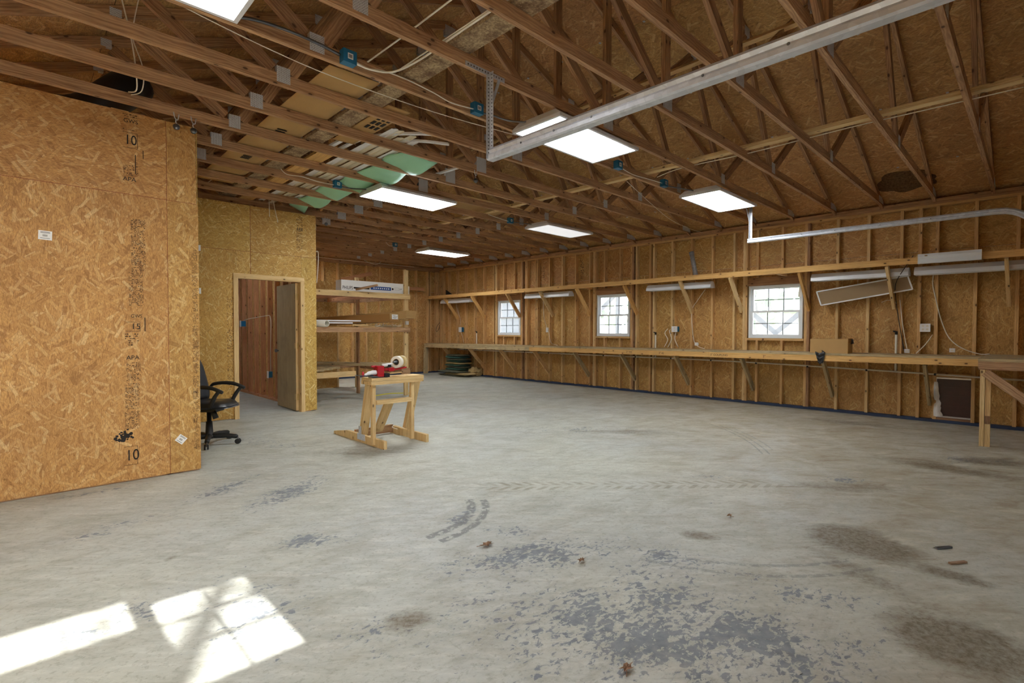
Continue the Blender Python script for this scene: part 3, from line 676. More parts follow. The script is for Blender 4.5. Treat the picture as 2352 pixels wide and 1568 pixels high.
for k in range(21):
    t_ = tr0 if k == 0 else copy_tree(tr0)
    t_.location = (4.03, .405+.6096*k, CH)
    tag(t_, 'wooden roof truss with metal gusset plates, %s from the front of the workshop' % ORD[k], 'roof truss', 'roof trusses')
TY = lambda k: .405+.6096*k
# long braces on the trusses
tag(bx(5.66, 5.75, .1, 12.7, CH+.0895, CH+.1275).build('bracing_board', M['pine']), 'long yellow lumber strip lying across the truss bottoms', 'board')
tag(bar((5.02, 1.42, 4.03), (5.02, 12.7, 4.03), .038, .089, (.75, 0, .66)).build('bracing_board', M['pine']), 'long lumber strip nailed higher up across the truss webs', 'board')
tag(bx(2.165, 2.345, 1.6, 8.6, CH+.090, CH+.125).build('plank', M['plank']), 'wide mould-speckled plank lying across the truss bottoms', 'plank')
ZT = CH+.0895
# ================================================================== CEILING LIGHTS
def troffer(x0, x1, y0, y1, label, mat='lit', bow=0.0):
    t = thing('ceiling_light', ((x0+x1)/2, (y0+y1)/2, 3.088), label, 'ceiling light', 'two by four ceiling lights'); z = 3.088
    h = MB(); a = .07
    b = [(x0, y0), (x1, y0), (x1, y1), (x0, y1)]; tp = [(x0+.02, y0+a), (x1-.02, y0+a), (x1-.02, y1-a), (x0+.02, y1-a)]
    for i in range(4):
        j = (i+1) % 4
        h.face([(*b[i], z+.012), (*b[j], z+.012), (*b[j], z+.03), (*b[i], z+.03)]); h.face([(*b[i], z+.03), (*b[j], z+.03), (*tp[j], 3.168), (*tp[i], 3.168)])
    h.face([(*q, 3.168) for q in tp])
    ho = h.build('housing', M['white_metal'], t)
    kk = MB()
    for yy in (y0+.18, y1-.18, y0+.12): kk.lathe([(0, 0), (.011, 0), (.011, .002), (0, .002)], (x0+.009, yy, 3.13), (-1, 0, .25), 10)
    kk.build('knockout', M['white'], ho)
    f = MB()
    for q in ((x0, x1, y0, y0+.025), (x0, x1, y1-.025, y1), (x0, x0+.025, y0+.025, y1-.025), (x1-.025, x1, y0+.025, y1-.025)): f.box(q[0], q[1], q[2], q[3], z, z+.013)
    f.build('door_frame', M['white_metal'], t)
    if bow:
        def df(u, v): return (x0+.012+(x1-x0-.024)*u, y0+.012+(y1-y0-.024)*v, z-.002-bow*math.sin(math.pi*min(1, u*1.15))**2*(1-v)**1.5)
        MB().grid(df, 24, 8).build('diffuser', M[mat], t, smooth=True)
    else: bx(x0+.025, x1-.025, y0+.025, y1-.025, z+.004, z+.010).build('diffuser', M[mat], t)
    return t
troffer(-.25, .955, 2.71, 3.30, 'lit white ceiling light above the near osb partition')
troffer(3.27, 4.475, 2.79, 3.36, 'large lit ceiling light crossed by the big garage track')
troffer(6.46, 7.68, 2.83, 3.40, 'lit ceiling light above the smaller garage track bracket')
troffer(3.33, 4.53, 5.78, 6.37, 'lit ceiling light with bowed diffuser beside the green sheeting', 'lit', .035)
troffer(6.50, 7.76, 5.80, 6.36, 'dim ceiling light in the middle of the room', 'half_lit')
troffer(6.66, 7.84, 9.50, 10.08, 'lit ceiling light farthest from the camera, near the back wall')
# ================================================================== JUNCTION BOXES AND CABLES
def jbox(x, k, label):
    y = TY(k); t = thing('junction_box', (x, y-.03, 3.17), label, 'junction box', 'blue junction boxes')
    bx(x-.05, x+.05, y-.062, y-.0005, 3.172, 3.262).build('box', M['bluebox'], t, bevel=.004)
    bx(x-.018, x+.022, y-.0632, y-.062, 3.198, 3.238).build('sticker', M['paper'], t)
    d = MB()
    for i in range(4): d.box(x-.011+i*.007, x-.007+i*.007, y-.0636, y-.0632, 3.206, 3.230)
    d.build('barcode', M['ink'], t)
for x, k, l in [(1.71, 5, 'blue junction box with conduit, nearest the camera'), (2.90, 5, 'blue junction box behind the large track bracket'), (5.05, 5, 'blue junction box right of the large ceiling light'), (6.10, 5, 'blue junction box feeding the light above the small bracket'),
                (3.07, 10, 'blue junction box beside the green sheeting'), (6.25, 10, 'blue junction box feeding the dim middle light'), (6.16, 16, 'blue junction box by the farthest ceiling light')]:
    jbox(x, k, l)
def cable(pts, label, r=.005, mat='cable', name='cable', cat='cable', group=None):
    return tag(MB().tube(pts, r, 7).build(name, M[mat], smooth=True), label, cat, group)
yk = TY(5)-.012
cable([(.97, yk, 3.20), (1.1, yk, 3.235), (1.3, yk, 3.25), (1.5, yk, 3.245), (1.65, yk-.02, 3.215)], 'ribbed metal conduit from the near light to a blue box', .010, 'steel', 'conduit', 'conduit')
cable([(1.75, yk-.02, 3.195), (1.85, yk-.03, 3.19), (2.0, yk-.02, 3.225), (2.2, yk-.01, 3.235), (2.45, yk-.01, 3.215), (2.62, yk-.02, 3.185), (2.85, yk-.03, 3.20)], 'white cable sagging between the two nearest blue boxes')
cable([(1.76, yk-.03, 3.20), (1.86, yk-.04, 3.185), (2.02, yk-.1, 3.20), (2.12, yk-.3, 3.25), (2.14, 2.7, 3.275), (2.14, 1.2, 3.28)], 'thick white cable pair rising beside the mouldy plank', .008)
cable([(2.14, 1.6, 3.29), (2.13, 3.3, 3.285), (2.10, 3.8, 3.275), (2.02, 4.4, 3.285), (1.93, 5.0, 3.30), (1.92, 6.2, 3.30), (1.92, 7.0, 3.30), (1.90, 8.0, 3.30)], 'white cable running over the cardboard alongside the plank')
cable([(1.98, 1.2, 3.37), (1.95, 3.2, 3.33), (1.93, 4.4, 3.35), (1.92, 5.5, 3.36)], 'grey-white wire pair high above the plank', .006)
cable([(.45, 3.6, 3.28), (1.1, 3.63, 3.2), (1.74, 3.7, 3.19), (2.64, 3.68, 3.19), (3.45, 3.5, 3.16)], 'thin white wire crossing below the trusses to the large light', .0035)
cable([(.56, 4.75, 3.9), (.62, 4.75, 3.61), (.65, 4.75, 3.45), (.67, 4.75, 3.28), (.69, 4.85, 3.14), (.66, 5.0, 3.16)], 'white cable hanging by the near partition, left strand')
cable([(.72, 4.77, 3.9), (.67, 4.77, 3.62), (.66, 4.77, 3.48), (.72, 4.77, 3.28), (.73, 4.9, 3.16), (.69, 5.1, 3.18)], 'white cable hanging by the near partition, right strand', .004)
cable([(5.77, .1, 3.235), (5.77, .6, 3.24), (5.775, 1.3, 3.25), (5.77, 2.2, 3.235), (5.77, 3.0, 3.25), (5.80, 3.35, 3.22)], 'white cable hung along the long bracing strip')
cable([(5.10, yk-.02, 3.20), (5.35, yk-.03, 3.17), (5.75, yk-.01, 3.20), (6.05, yk-.02, 3.21)], 'white cable from the box by the large light to the next')
cable([(5.5, 3.6, 3.16), (6.6, 3.9, 3.12), (7.7, 4.2, 3.11), (8.7, 4.38, 3.13), (9.33, 4.42, 3.14)], 'thin white wire drooping to the right wall', .0035)
cable([(2.95, yk-.02, 3.20), (3.08, yk-.03, 3.21), (3.2, yk-.1, 3.18), (3.29, 3.2, 3.15)], 'grey conduit whip into the large ceiling light', .008, 'steel', 'conduit', 'conduit')
cable([(6.15, yk-.02, 3.2), (6.3, yk-.05, 3.2), (6.47, 3.2, 3.15)], 'grey conduit whip into the light above the small bracket', .008, 'steel', 'conduit', 'conduit')
yk = TY(10)-.012
cable([(2.35, yk, 3.27), (2.42, yk-.02, 3.21), (2.6, yk-.02, 3.22), (2.8, yk-.02, 3.20), (3.03, yk-.02, 3.2)], 'white cable looping into the box by the green sheeting')
cable([(3.12, yk-.02, 3.2), (3.25, yk-.05, 3.19), (3.34, 6.2, 3.15)], 'grey conduit whip into the bowed ceiling light', .008, 'steel', 'conduit', 'conduit')
cable([(5.75, yk, 3.25), (5.95, yk-.02, 3.22), (6.2, yk-.02, 3.2)], 'white cable looping into the box of the dim light')
cable([(6.3, yk-.02, 3.2), (6.42, yk-.05, 3.2), (6.52, 6.2, 3.15)], 'grey conduit whip into the dim ceiling light', .008, 'steel', 'conduit', 'conduit')
cable([(5.95, 10.155, 3.255), (6.02, 10.15, 3.19), (6.12, 10.13, 3.19)], 'white cable by the farthest blue box')
for x0, l in ((2.73, 'left'), (2.80, 'right')):
    cable([(x0, 8.0, 3.3), (x0+.0, 8.0, 3.17), (x0+(.0 if l == 'left' else .05), 7.99, 2.98 if l == 'left' else 2.91)], 'cut white cable end hanging over the door partition, %s one' % l)
cable([(6.7, 12.61, 3.18), (6.9, 12.6, 3.10), (7.1, 12.6, 3.09), (7.25, 12.61, 3.18)], 'loose white cable loop near the back wall ceiling', .006)
cable([(4.0, 12.3, 3.14), (5.5, 12.4, 3.09), (7.0, 12.5, 3.1), (8.3, 12.6, 3.12)], 'white wire strung along the back wall top', .005)
troffer(3.48, 4.68, 11.35, 11.95, 'lit ceiling light above the lumber rack, hidden behind the door partition')
troffer(-.25, .955, 6.55, 7.15, 'lit ceiling light above the chair alcove, hidden behind the near partition')
t = thing('ceiling_light', (2.5, 10.0, 3.1), 'added fill light inside the closet, out of sight', 'ceiling light')  # unseen fixture added to brighten the closet interior
bx(2.2, 2.8, 9.4, 10.6, 3.12, 3.165).build('housing', M['white_metal'], t); bx(2.22, 2.78, 9.42, 10.58, 3.11, 3.119).build('diffuser', M['closet_fill'], t)
# hooks and pulleys
for x, y, l in [(1.03, 5.27, 'left grey pulley hooked on the truss above the near partition'), (1.16, 5.27, 'right grey pulley hooked on the truss above the near partition'), (3.93, 4.66, 'small pulley hanging from a truss left of the green sheeting'), (3.75, 8.325, 'small hook hanging from a truss past the door partition')]:
    t = thing('pulley', (x, y, 3.05), l, 'pulley', 'hooked pulleys')
    MB().tube([(x-.02, y, 3.19), (x-.01, y, 3.14), (x+.01, y, 3.13), (x+.02, y, 3.18)], .004, 6).build('hook', M['galv'], t, smooth=True)
    MB().tube([(x, y, 3.135), (x-.005, y, 3.11), (x+.005, y, 3.09)], .004, 6).build('link', M['galv'], t, smooth=True)
    MB().lathe([(.004, -.012), (.022, -.012), (.026, -.006), (.02, 0), (.026, .006), (.022, .012), (.004, .012)], (x, y, 3.068), (.3, 1, 0), 18).build('wheel', M['steel'], t, smooth=True)
# ================================================================== GARAGE TRACKS
def cprof(path, name, parent, h=.075, d=.045, side=(1, 0, 0)):
    """C-shaped rail swept along the path in a Y-Z plane"""
    P = [V(p) for p in path]; sx = side[0]
    prof = [(0, h/2), (d*.55, h/2), (d*.8, h*.40), (d, h*.22), (d*.82, h*.02), (d, -h*.18), (d, -h*.42), (d*.85, -h/2), (0, -h/2), (0, -h/2+.01), (-.006, -h/2+.012), (-.006, -h/2-.003), (d*.88, -h/2-.004), (d+.004, -h*.44), (d+.004, -h*.16), (d*.86, h*.02), (d+.004, h*.24), (d*.84, h*.43), (d*.57, h/2+.004), (-.006, h/2+.004), (-.006, h/2-.012), (0, h/2-.012)]
    m = MB(); n = len(prof); L = 0; base = 0
    for i, p in enumerate(P):
        dr = (P[min(i+1, len(P)-1)]-P[max(i-1, 0)]).normalized(); up = V((1, 0, 0)).cross(dr); up = up if up.z > 0 or abs(up.z) < .1 else -up
        if i == 0: up0 = up
        elif up.dot(up0) < 0: up = -up
        up0 = up
        if i: L += (p-P[i-1]).length
        for a, b in prof: m.v.append(tuple(p+V((-a*sx, 0, 0))+up*b))
        if i:
            for k in range(n):
                j = (k+1) % n; m.f.append((base-n+k, base-n+j, base+j, base+k)); m.uv += [(L, k), (L, j), (L+1, j), (L+1, k)]
        base += n
    return m.build(name, M['rail'], parent)
def curve_path(x, yend, z, r=.34, y0=.06, zend=.05):
    pts = [(x, yend, z), (x, y0+r+.01, z)]
    for i in range(1, 9):
        a = i/8*math.pi/2; pts.append((x, y0+r-r*math.sin(a), z-r+r*math.cos(a)))
    pts.append((x, y0, zend)); return pts
def bracket(t, x, y, zb, zt, diag_dx, holes=True):
    p = MB(); p.box(x-.02, x+.02, y-.003, y, zb, zt); p.box(x+.017, x+.02, y-.035, y-.003, zb, zt); po = p.build('hanger_post', M['galv'], t)
    h = MB(); n = int((zt-zb)/.026)
    for i in range(n):
        z = zb+.02+i*.026
        h.box(x-.004, x+.004, y-.0038, y-.003, z-.004, z+.004); h.box(x+.0162, x+.017, y-.024, y-.016, z-.004, z+.004)
    h.build('punched_hole', M['black'], po)['kind'] = 'stuff'
    b = bar((x+diag_dx, y+.004, zt-.005), (x+.01, y+.004, zt-.30), .003, .025, (1, 0, 0)).build('diagonal_strap', M['galv'], t)
t = thing('garage_track', (2.54, 1.5, 2.6), 'large galvanised garage door track running overhead toward the camera', 'garage track', 'garage door tracks')
cprof(curve_path(2.575, 2.86, 2.60, .30, -.13), 'rail', t, .085, .055)
bracket(t, 2.52, 2.845, 2.56, 3.20, .12)
tp = MB(); tp.box(2.30, 2.68, 2.838, 2.8405, 3.165, 3.20); hp = tp.build('hanger_angle', M['galv'], t)
hh = MB()
for i in range(13): hh.box(2.32+i*.027, 2.328+i*.027, 2.8372, 2.838, 3.178, 3.188)
hh.build('punched_hole', M['black'], hp)['kind'] = 'stuff'
bo = MB()
for yy in (2.5, 2.2, 1.9, 1.2, .8): bo.lathe([(0, 0), (.008, 0), (.006, .004), (0, .004)], (2.515, yy, 2.59), (-1, 0, 0), 8)
bo.build('bolt', M['steel'], t)
t = thing('garage_track', (7.9, 1.5, 2.63), 'smaller garage track near the shelf wall, curving down at its end', 'garage track', 'garage door tracks')
cprof(curve_path(7.93, 3.04, 2.64, .34, -.02, 1.1), 'rail', t, .06, .05)
bracket(t, 7.94, 3.035, 2.61, 3.22, -.15)
bo = MB()
for yy in (2.7, 2.3, 1.9, 1.4, .9): bo.lathe([(0, 0), (.006, 0), (.005, .004), (0, .004)], (7.878, yy, 2.64), (-1, 0, 0), 8)
bo.build('bolt', M['steel'], t)
# ================================================================== THINGS LYING ON THE TRUSSES
def sheet(x0, x1, y0, y1, z, mat, name, label, cat, group=None, th=.008, wav=.012, nx_=6, ny_=24, sd=0):
    def f(u, v):
        x = x0+(x1-x0)*u; y = y0+(y1-y0)*v
        return (x, y, z+wav*noise.noise(V((x*2+sd, y*1.2, 0)))+wav)
    return tag(MB().grid(f, nx_, ny_).build(name, M[mat], smooth=True, solid=th), label, cat, group)
sheet(1.70, 2.12, 3.7, 7.6, ZT+.004, 'carton', 'cardboard_sheet', 'long flattened cardboard left of the mouldy plank in the rafters', 'cardboard', 'cardboard in the rafters', .006, .006)
sheet(2.37, 2.60, 4.0, 5.1, ZT+.004, 'carton', 'cardboard_sheet', 'printed cardboard right of the mouldy plank in the rafters', 'cardboard', 'cardboard in the rafters', .006, .006)
sheet(5.0, 6.2, 6.1, 6.9, ZT+.05, 'carton', 'cardboard_sheet', 'torn cardboard pieces in the rafters past the bowed light', 'cardboard', 'cardboard in the rafters', .006, .04)
cp = MB()
for i in range(3):
    for j in range(3): cp.box(2.44+i*.05, 2.47+i*.05, 4.25+j*.12, 4.33+j*.12, ZT-.0005, ZT+.002)
for i in range(12): cp.box(1.78+.22*random.random(), 0, 0, 0, 0, 0) if False else None
for (yy, n) in ((5.2, 7), (6.1, 6)):
    for i in range(n): cp.box(1.86, 1.95, yy+i*.05, yy+i*.05+.018, ZT-.001, ZT+.003)
tag(cp.build('printed_marks', M['ink']), 'black print showing on the rafter cardboard undersides', 'print', kind='stuff')
tag(bx(2.42, 2.60, 5.4, 8.4, ZT+.001, ZT+.03).build('plank', M['shelf_wood']), 'orange-brown wide board in the rafters right of the plank', 'plank')
n_s = 10
for i in range(n_s):
    x = 2.66+i*.082; ye = 4.35+random.uniform(-.1, .25)+i*.05; y2 = 8.2+random.uniform(-.4, .3)
    m = MB(); zz = ZT+.004+(.012 if i % 2 else 0)
    pr_ = [(0, 0), (.035, .004), (.037, .016), (.072, .010), (.076, .0), (.076, .003), (.073, .013), (.039, .019), (.033, .007), (0, .003)]
    m.prism([(x+a, ye, zz+b) for a, b in pr_], (0, y2-ye, 0))
    tag(m.build('siding_strip', M['siding'] if i % 4 else M['white']), 'beige vinyl siding strip, %s from the left in the rafter bundle' % ORD[i], 'siding', 'vinyl siding strips in the rafters')
def jch(pts, label):
    m = MB(); P = [V(p) for p in pts]; Q = []
    for i in range(len(P)-1):
        a = P[max(i-1, 0)]; b = P[i]; c = P[i+1]; d = P[min(i+2, len(P)-1)]
        for k in range(5):
            t = k/5; Q.append(.5*((2*b)+(c-a)*t+(2*a-5*b+4*c-d)*t*t+(3*b-a-3*c+d)*t**3))
    Q.append(P[-1]); n = 4; base = 0
    for i, p in enumerate(Q):
        d = (Q[min(i+1, len(Q)-1)]-Q[max(i-1, 0)]).normalized(); s_ = d.cross(V((0, 0, 1))).normalized()
        for a, b in ((-.02, .012), (-.02, -.012), (.02, -.012), (.02, .006)): m.v.append(tuple(p+s_*a+V((0, 0, b))))
        if i:
            for k in range(3): m.f.append((base-4+k, base-4+k+1, base+k+1, base+k)); m.uv += [(0, 0)]*4
        base += 4
    return tag(m.build('vinyl_channel', M['white'], solid=.002), label, 'vinyl channel', 'white vinyl channels in the rafters')
jch([(2.55, 6.6, ZT+.05), (2.6, 5.6, ZT+.05), (2.65, 4.9, ZT+.045), (2.9, 4.45, ZT+.03), (3.22, 4.13, ZT+.0)], 'longer curved white channel sticking out of the siding bundle')
jch([(2.75, 6.2, ZT+.06), (2.78, 5.4, ZT+.05), (2.88, 4.85, ZT+.03), (3.05, 4.55, ZT+.02), (3.27, 4.31, ZT-.02)], 'shorter curved white channel below the longer one')
jch([(2.47, 5.0, ZT+.02), (2.46, 5.6, ZT+.02), (2.45, 6.3, ZT+.02)], 'straight white channel left of the siding bundle')
jch([(3.85, 5.5, ZT+.02), (3.88, 5.1, ZT+.02), (3.9, 4.8, ZT+.02)], 'short white channel stub past the green sheeting')
def gf(u, v):
    y = 4.85+3.3*v; x = 3.06+(.44-.2*v)*u+.03*math.sin(y*7)
    sag = -.07*abs(math.sin((y-4.85)/.6096*math.pi))*u-.035*u
    return (x, y, ZT-.005+sag*1.0+.02*noise.noise(V((x*6, y*4, 1))))
tag(MB().grid(gf, 8, 60).build('plastic_sheeting', M['green'], smooth=True, solid=.002), 'pale green sheeting drooping between trusses beside the siding', 'sheeting')
def gfl(u, v): return (3.15+.32*u+.1*v, 4.95+.42*v+.05*u, ZT-.03-.10*math.sin(u*math.pi)*(1-v)*.8+.03*v)
# black flexible duct seen over the near partition
m = MB(); m.tube([(.1, 6.1, 3.16), (.45, 5.95, 3.22), (.68, 5.85, 3.42), (.84, 5.9, 3.60)], .16, 18); tag(m.build('flexible_duct', M['duct'], smooth=True), 'black round duct behind the top of the near partition', 'duct')
tag(bx(.60, .72, 5.47, 5.60, 3.10, 3.169).build('wood_block', M['pine']), 'short yellow board end atop the near partition', 'board')
for x, l in ((4.0, 'left'), ): pass
# ================================================================== SHELF ALONG THE RIGHT WALL
XR = 8.85
t = thing('long_shelf', (9.1, 6.5, 2.2), 'long narrow pine shelf high along the right wall', 'shelf')
for a, b in ((-.1, 3.9), (3.902, 8.6), (8.602, 12.78)): bx(XR, XR+.038, a, b, 2.215, 2.304).build('front_rail', M['shelf_wood'], t)
for a, b in ((-.1, 2.4), (2.402, 4.8), (4.802, 7.3), (7.302, 9.7), (9.702, 12.75)): bx(XR+.039, 9.348, a, b, 2.285, 2.303).build('shelf_board', M['stud'], t)
for y in (.25, 1.47, 2.6, 3.69, 4.62, 5.84, 7.07, 8.17, 9.3, 10.68, 11.9):
    bar((XR+.03, y+.02, 2.225), (9.345, y+.0, 1.64), .038, .089, (1, 0, .3)).build('bracket', M[random.choice(['pine', 'stud', 'shelf_wood'])], t)
for i in range(16): bx(XR+.04, 9.349, .5+i*.8128, .538+i*.8128, 2.215, 2.284).build('cross_rib', M['stud'], t)
# ================================================================== WORKBENCH
t = thing('workbench', (9.0, 6.5, 0), 'long weathered lumber workbench running along the right wall', 'workbench')
zb = lambda y: .968-.0055*y
def ybar(name, x0, x1, y0, y1, dz0, dz1, mat):
    return bar(((x0+x1)/2, y0, zb(y0)+(dz0+dz1)/2), ((x0+x1)/2, y1, zb(y1)+(dz0+dz1)/2), x1-x0, dz1-dz0, (0, 0, 1)).build(name, M[mat], t)
cuts = [(.45, 4.0, 'pine'), (4.002, 8.4, 'pine'), (8.402, 12.74, 'grey_wood')]
for a, b, mt in cuts: ybar('front_rail', 8.735, 8.773, a, b, -.118, -.030, 'shelf_wood' if mt == 'pine' else mt)
for j, (xa, xb) in enumerate(((8.73, 8.93), (8.934, 9.135), (9.139, 9.348))):
    for a, b, mt in cuts: ybar('top_board', xa, xb, a+(.3*j if a > 1 else 0), b+(.3*j if b < 12 else 0), -.0295, 0, 'grey_wood')
for y in (1.04, 2.25, 3.47, 4.68, 5.87, 7.08, 8.3, 9.48, 10.7, 11.86):
    bar((8.79, y+.0, zb(y)-.10), (9.345, y+.0, .26), .038, .089, (1, 0, .3)).build('brace', M['grey_wood' if y < 8 else 'stud'], t)
for y in [.7+.8128*i for i in range(15)]: bx(8.775, 9.349, y, y+.038, zb(y)-.118, zb(y)-.031).build('joist', M['stud'], t)
bar((8.76, 12.70, 0), (8.80, 12.74, zb(12.7)-.12), .10, .10, (1, 0, 0)).build('leg', M['grey_wood'], t)
RY = (math.pi/2, 0, -math.pi/2)
for body, y in (('3" COUPLING', 3.98), ('3" 45', 4.98), ('3" TEE', 5.7), ('2"', 3.1)): text('pencilled_lettering', body, .05, M['ink_pale'], t, (8.7335, y, zb(y)-.075), RY, 1.0, .0002)
# second bench section at the right edge
t = thing('workbench', (8.6, .1, 0), 'deeper workbench with a two-piece post at the right edge', 'workbench')
bx(7.76, 7.798, -.14, .445, .862, .955).build('front_rail', M['truss'], t)
for j in range(8): bx(7.75+j*.2, 7.75+(j+1)*.2-.004, -.14, .447, .956, .985).build('top_board', M['grey_wood'], t)
bx(7.80, 9.34, .407, .445, .862, .955).build('end_rail', M['stud'], t)
bx(7.76, 7.849, .385, .425, 0, .861).build('leg', M['pine'], t); bx(7.77, 7.85, .336, .383, .345, .861).build('leg', M['stud'], t); bx(7.77, 7.85, .336, .383, 0, .255).build('leg', M['pine'], t)
bx(7.785, 7.835, .34, .382, .255, .345).build('spacer', M['truss_web'], t)
bar((7.745, .385, .835), (7.745, -.13, .39), .036, .089, (0, 1, 1)).build('brace', M['truss'], t)
# ================================================================== SHOP LIGHTS UNDER THE SHELF
def shop(y0, y1, label, x=9.02):
    t = thing('shop_light', (x+.06, (y0+y1)/2, 2.06), label, 'shop light', 'fluorescent shop lights under the shelf')
    m = MB(); pr_ = [(x-.03, 2.075), (x-.02, 2.13), (x+.03, 2.19), (x+.11, 2.19), (x+.16, 2.13), (x+.17, 2.075), (x+.165, 2.075), (x+.155, 2.128), (x+.107, 2.184), (x+.033, 2.184), (x-.015, 2.128), (x-.024, 2.075)]
    m.prism([(a, y0+.03, b) for a, b in pr_], (0, y1-y0-.06, 0)); m.build('reflector', M['white_metal'], t)
    for ya in (y0, y1-.03): MB().prism([(a, ya, b) for a, b in pr_[:6]], (0, .03, 0)).build('end_cap', M['white_metal'], t)
    for xo in (.03, .11): MB().tube([(x+xo, y0+.03, 2.10), (x+xo, y1-.03, 2.10)], .016, 10, False).build('tube_lamp', M['white'], t, smooth=True)
for y0, y1, l in [(1.26, 2.49, 'shop light behind the tilted brown panel'), (-.1, 1.20, 'shop light at the right edge under the white box'), (4.11, 5.42, 'shop light left of the nearest window'), (7.40, 8.81, 'shop light between the two farther windows'), (10.93, 12.28, 'shop light farthest along, by the back corner')]: shop(y0, y1, l)
t = thing('light_channel', (8.83, .82, 2.2), 'white metal channel box fixed to the front of the shelf rail', 'light fixture')
m = MB(); m.prism([(8.849, 1.134, 2.335), (8.80, 1.134, 2.335), (8.785, 1.134, 2.30), (8.80, 1.134, 2.265), (8.79, 1.134, 2.205), (8.849, 1.134, 2.205)], (0, -.64, 0)); m.build('housing', M['vinyl'], t)
bx(8.783, 8.785, 1.03, 1.06, 2.30, 2.315).build('label_plate', M['tan_board'], t)
# tilted brown panel in a white frame
t = thing('tilted_panel', (9.2, 1.85, 1.7), 'tilted brown diffuser panel in a white frame hanging under the shelf', 'diffuser panel')
A, B, C_, D_ = V((9.2, 2.455, 1.917)), V((9.2, 1.295, 2.085)), V((9.2, 1.238, 1.891)), V((9.2, 2.39, 1.700))
m = MB(); m.prism([A, B, C_, D_], (.006, 0, 0)); m.build('panel', M['tan_board'], t)
for a, b in ((A, B), (B, C_), (C_, D_), (D_, A)): bar(a+V((-.003, 0, 0)), b+V((-.003, 0, 0)), .018, .018, (1, 0, 0)).build('frame_strip', M['white'], t)
cable([(9.19, 1.9, 2.20), (9.2, 1.9, 2.0)], 'thin hanger wire holding the tilted panel, left', .002); cable([(9.19, 1.35, 2.20), (9.2, 1.35, 2.07)], 'thin hanger wire holding the tilted panel, right', .002)
# cords
cable([(9.28, 11.91, 2.06), (9.3, 11.71, 1.58), (9.3, 11.75, 1.42)], 'white cord from the farthest shop light down to its outlet', .005)
cable([(9.31, 11.72, 1.25), (9.3, 11.63, 1.14), (9.25, 11.5, .92)], 'white cord dropping from the farthest outlet to the bench', .005)
cable([(9.28, 8.44, 2.06), (9.33, 8.45, 1.59), (9.32, 8.3, 1.25), (9.3, 8.2, 1.0), (9.25, 8.0, .945), (9.2, 7.9, .94)], 'white cord from the shop light between the farther windows', .005)
cable([(9.2, 4.30, 2.06), (9.3, 4.5, 1.86), (9.34, 4.62, 1.7), (9.34, 4.62, 1.4), (9.33, 4.58, 1.12), (9.28, 4.48, 1.0), (9.2, 4.3, .955)], 'white cord from the shop light left of the nearest window', .006)
cable([(8.85, 1.19, 2.33), (8.9, 1.28, 2.19), (9.12, 1.42, 1.98), (9.3, 1.44, 1.73), (9.3, 1.39, 1.35), (9.28, 1.33, 1.0)], 'black cord from the shelf rail down past the tilted panel', .005, 'black')
cable([(9.33, 1.40, 1.75), (9.335, 1.36, 1.36), (9.3, 1.30, 1.02)], 'white cord beside the black cord, ending at a plug', .006)
cable([(9.28, 1.02, 2.08), (9.34, 1.03, 1.95), (9.34, 1.0, 1.78), (9.34, .93, 1.45), (9.33, .84, 1.2), (9.3, .7, 1.06), (9.3, .52, .985), (9.28, .42, .99)], 'long white cord from the right edge shop light to the bench', .007)
cable([(9.43, 1.03, 1.24), (9.35, 1.10, 1.1), (9.32, 1.2, .97)], 'pale cord below the four-socket outlet', .006)
for a, l in (([(9.36, 5.14, 1.33), (9.35, 5.2, 1.24), (9.34, 5.13, 1.11), (9.33, 5.2, .96)], 'left'), ([(9.37, 5.02, 1.33), (9.35, 5.1, 1.29), (9.34, 5.05, 1.13), (9.33, 5.12, .96)], 'middle'), ([(9.37, 4.97, 1.26), (9.35, 4.98, 1.12), (9.34, 4.9, .96)], 'right')):
    cable(a, '%s of three wavy white cables at the square outlet box' % l, .007)
cable([(9.34, 12.77, 1.53), (9.22, 12.77, 1.4), (9.2, 12.77, 1.25), (9.28, 12.77, 1.3), (9.33, 12.77, 1.45)], 'black wire loop hanging in the back corner', .006, 'black')
# outlets
def outlet(y0, y1, z0, z1, label, sockets, x=9.345, mat='white'):
    t = thing('outlet_box', (x+.03, (y0+y1)/2, z0), label, 'electrical outlet', 'outlets on the right wall')
    bx(x, x+.09, y0+.006, y1-.006, z0+.006, z1-.006).build('box', M['bluebox'], t); bx(x-.006, x, y0, y1, z0, z1).build('cover_plate', M[mat], t)
    for i in range(sockets):
        yy = y0+(y1-y0)*(.3 if sockets > 1 and i % 2 else .7) if sockets > 2 else (y0+y1)/2
        zz = z0+(z1-z0)*(.3 if (i//2 if sockets > 2 else i) else .7)
        s_ = MB().lathe([(.016, 0), (.016, .002), (0, .002)], (x-.006, yy, zz), (-1, 0, 0), 14).build('socket', M['pvc'], t)
        d = MB()
        for q in (-.006, .006): d.box(x-.0092, x-.008, yy+q-.001, yy+q+.001, zz-.002, zz+.006)
        d.build('slot', M['ink'], s_)
outlet(1.046, 1.165, 1.283, 1.40, 'square outlet cover with four sockets near the right edge', 4)
outlet(4.92, 5.04, 1.265, 1.378, 'square white outlet box with three wavy cables', 2, 9.33)
outlet(8.325, 8.40, 1.245, 1.36, 'single outlet between the two farther windows', 2)
outlet(11.70, 11.83, 1.235, 1.38, 'outlet box with plugs near the back corner', 2, 9.33)
for y, z, l in [(1.30, .975, 'white plug standing beside the pvc riser at right'), (.80, 1.0, 'white plug adapter on the long cord at right'), (4.50, 1.01, 'white plug adapter on the cord left of the nearest window')]:
    t = thing('plug_adapter', (9.3, y, z), l, 'plug', 'white plug adapters'); bx(9.27, 9.31, y-.03, y+.03, z, z+.055).build('body', M['white'], t, bevel=.006); bx(9.262, 9.27, y-.014, y+.014, z+.016, z+.04).build('socket_face', M['pvc'], t)
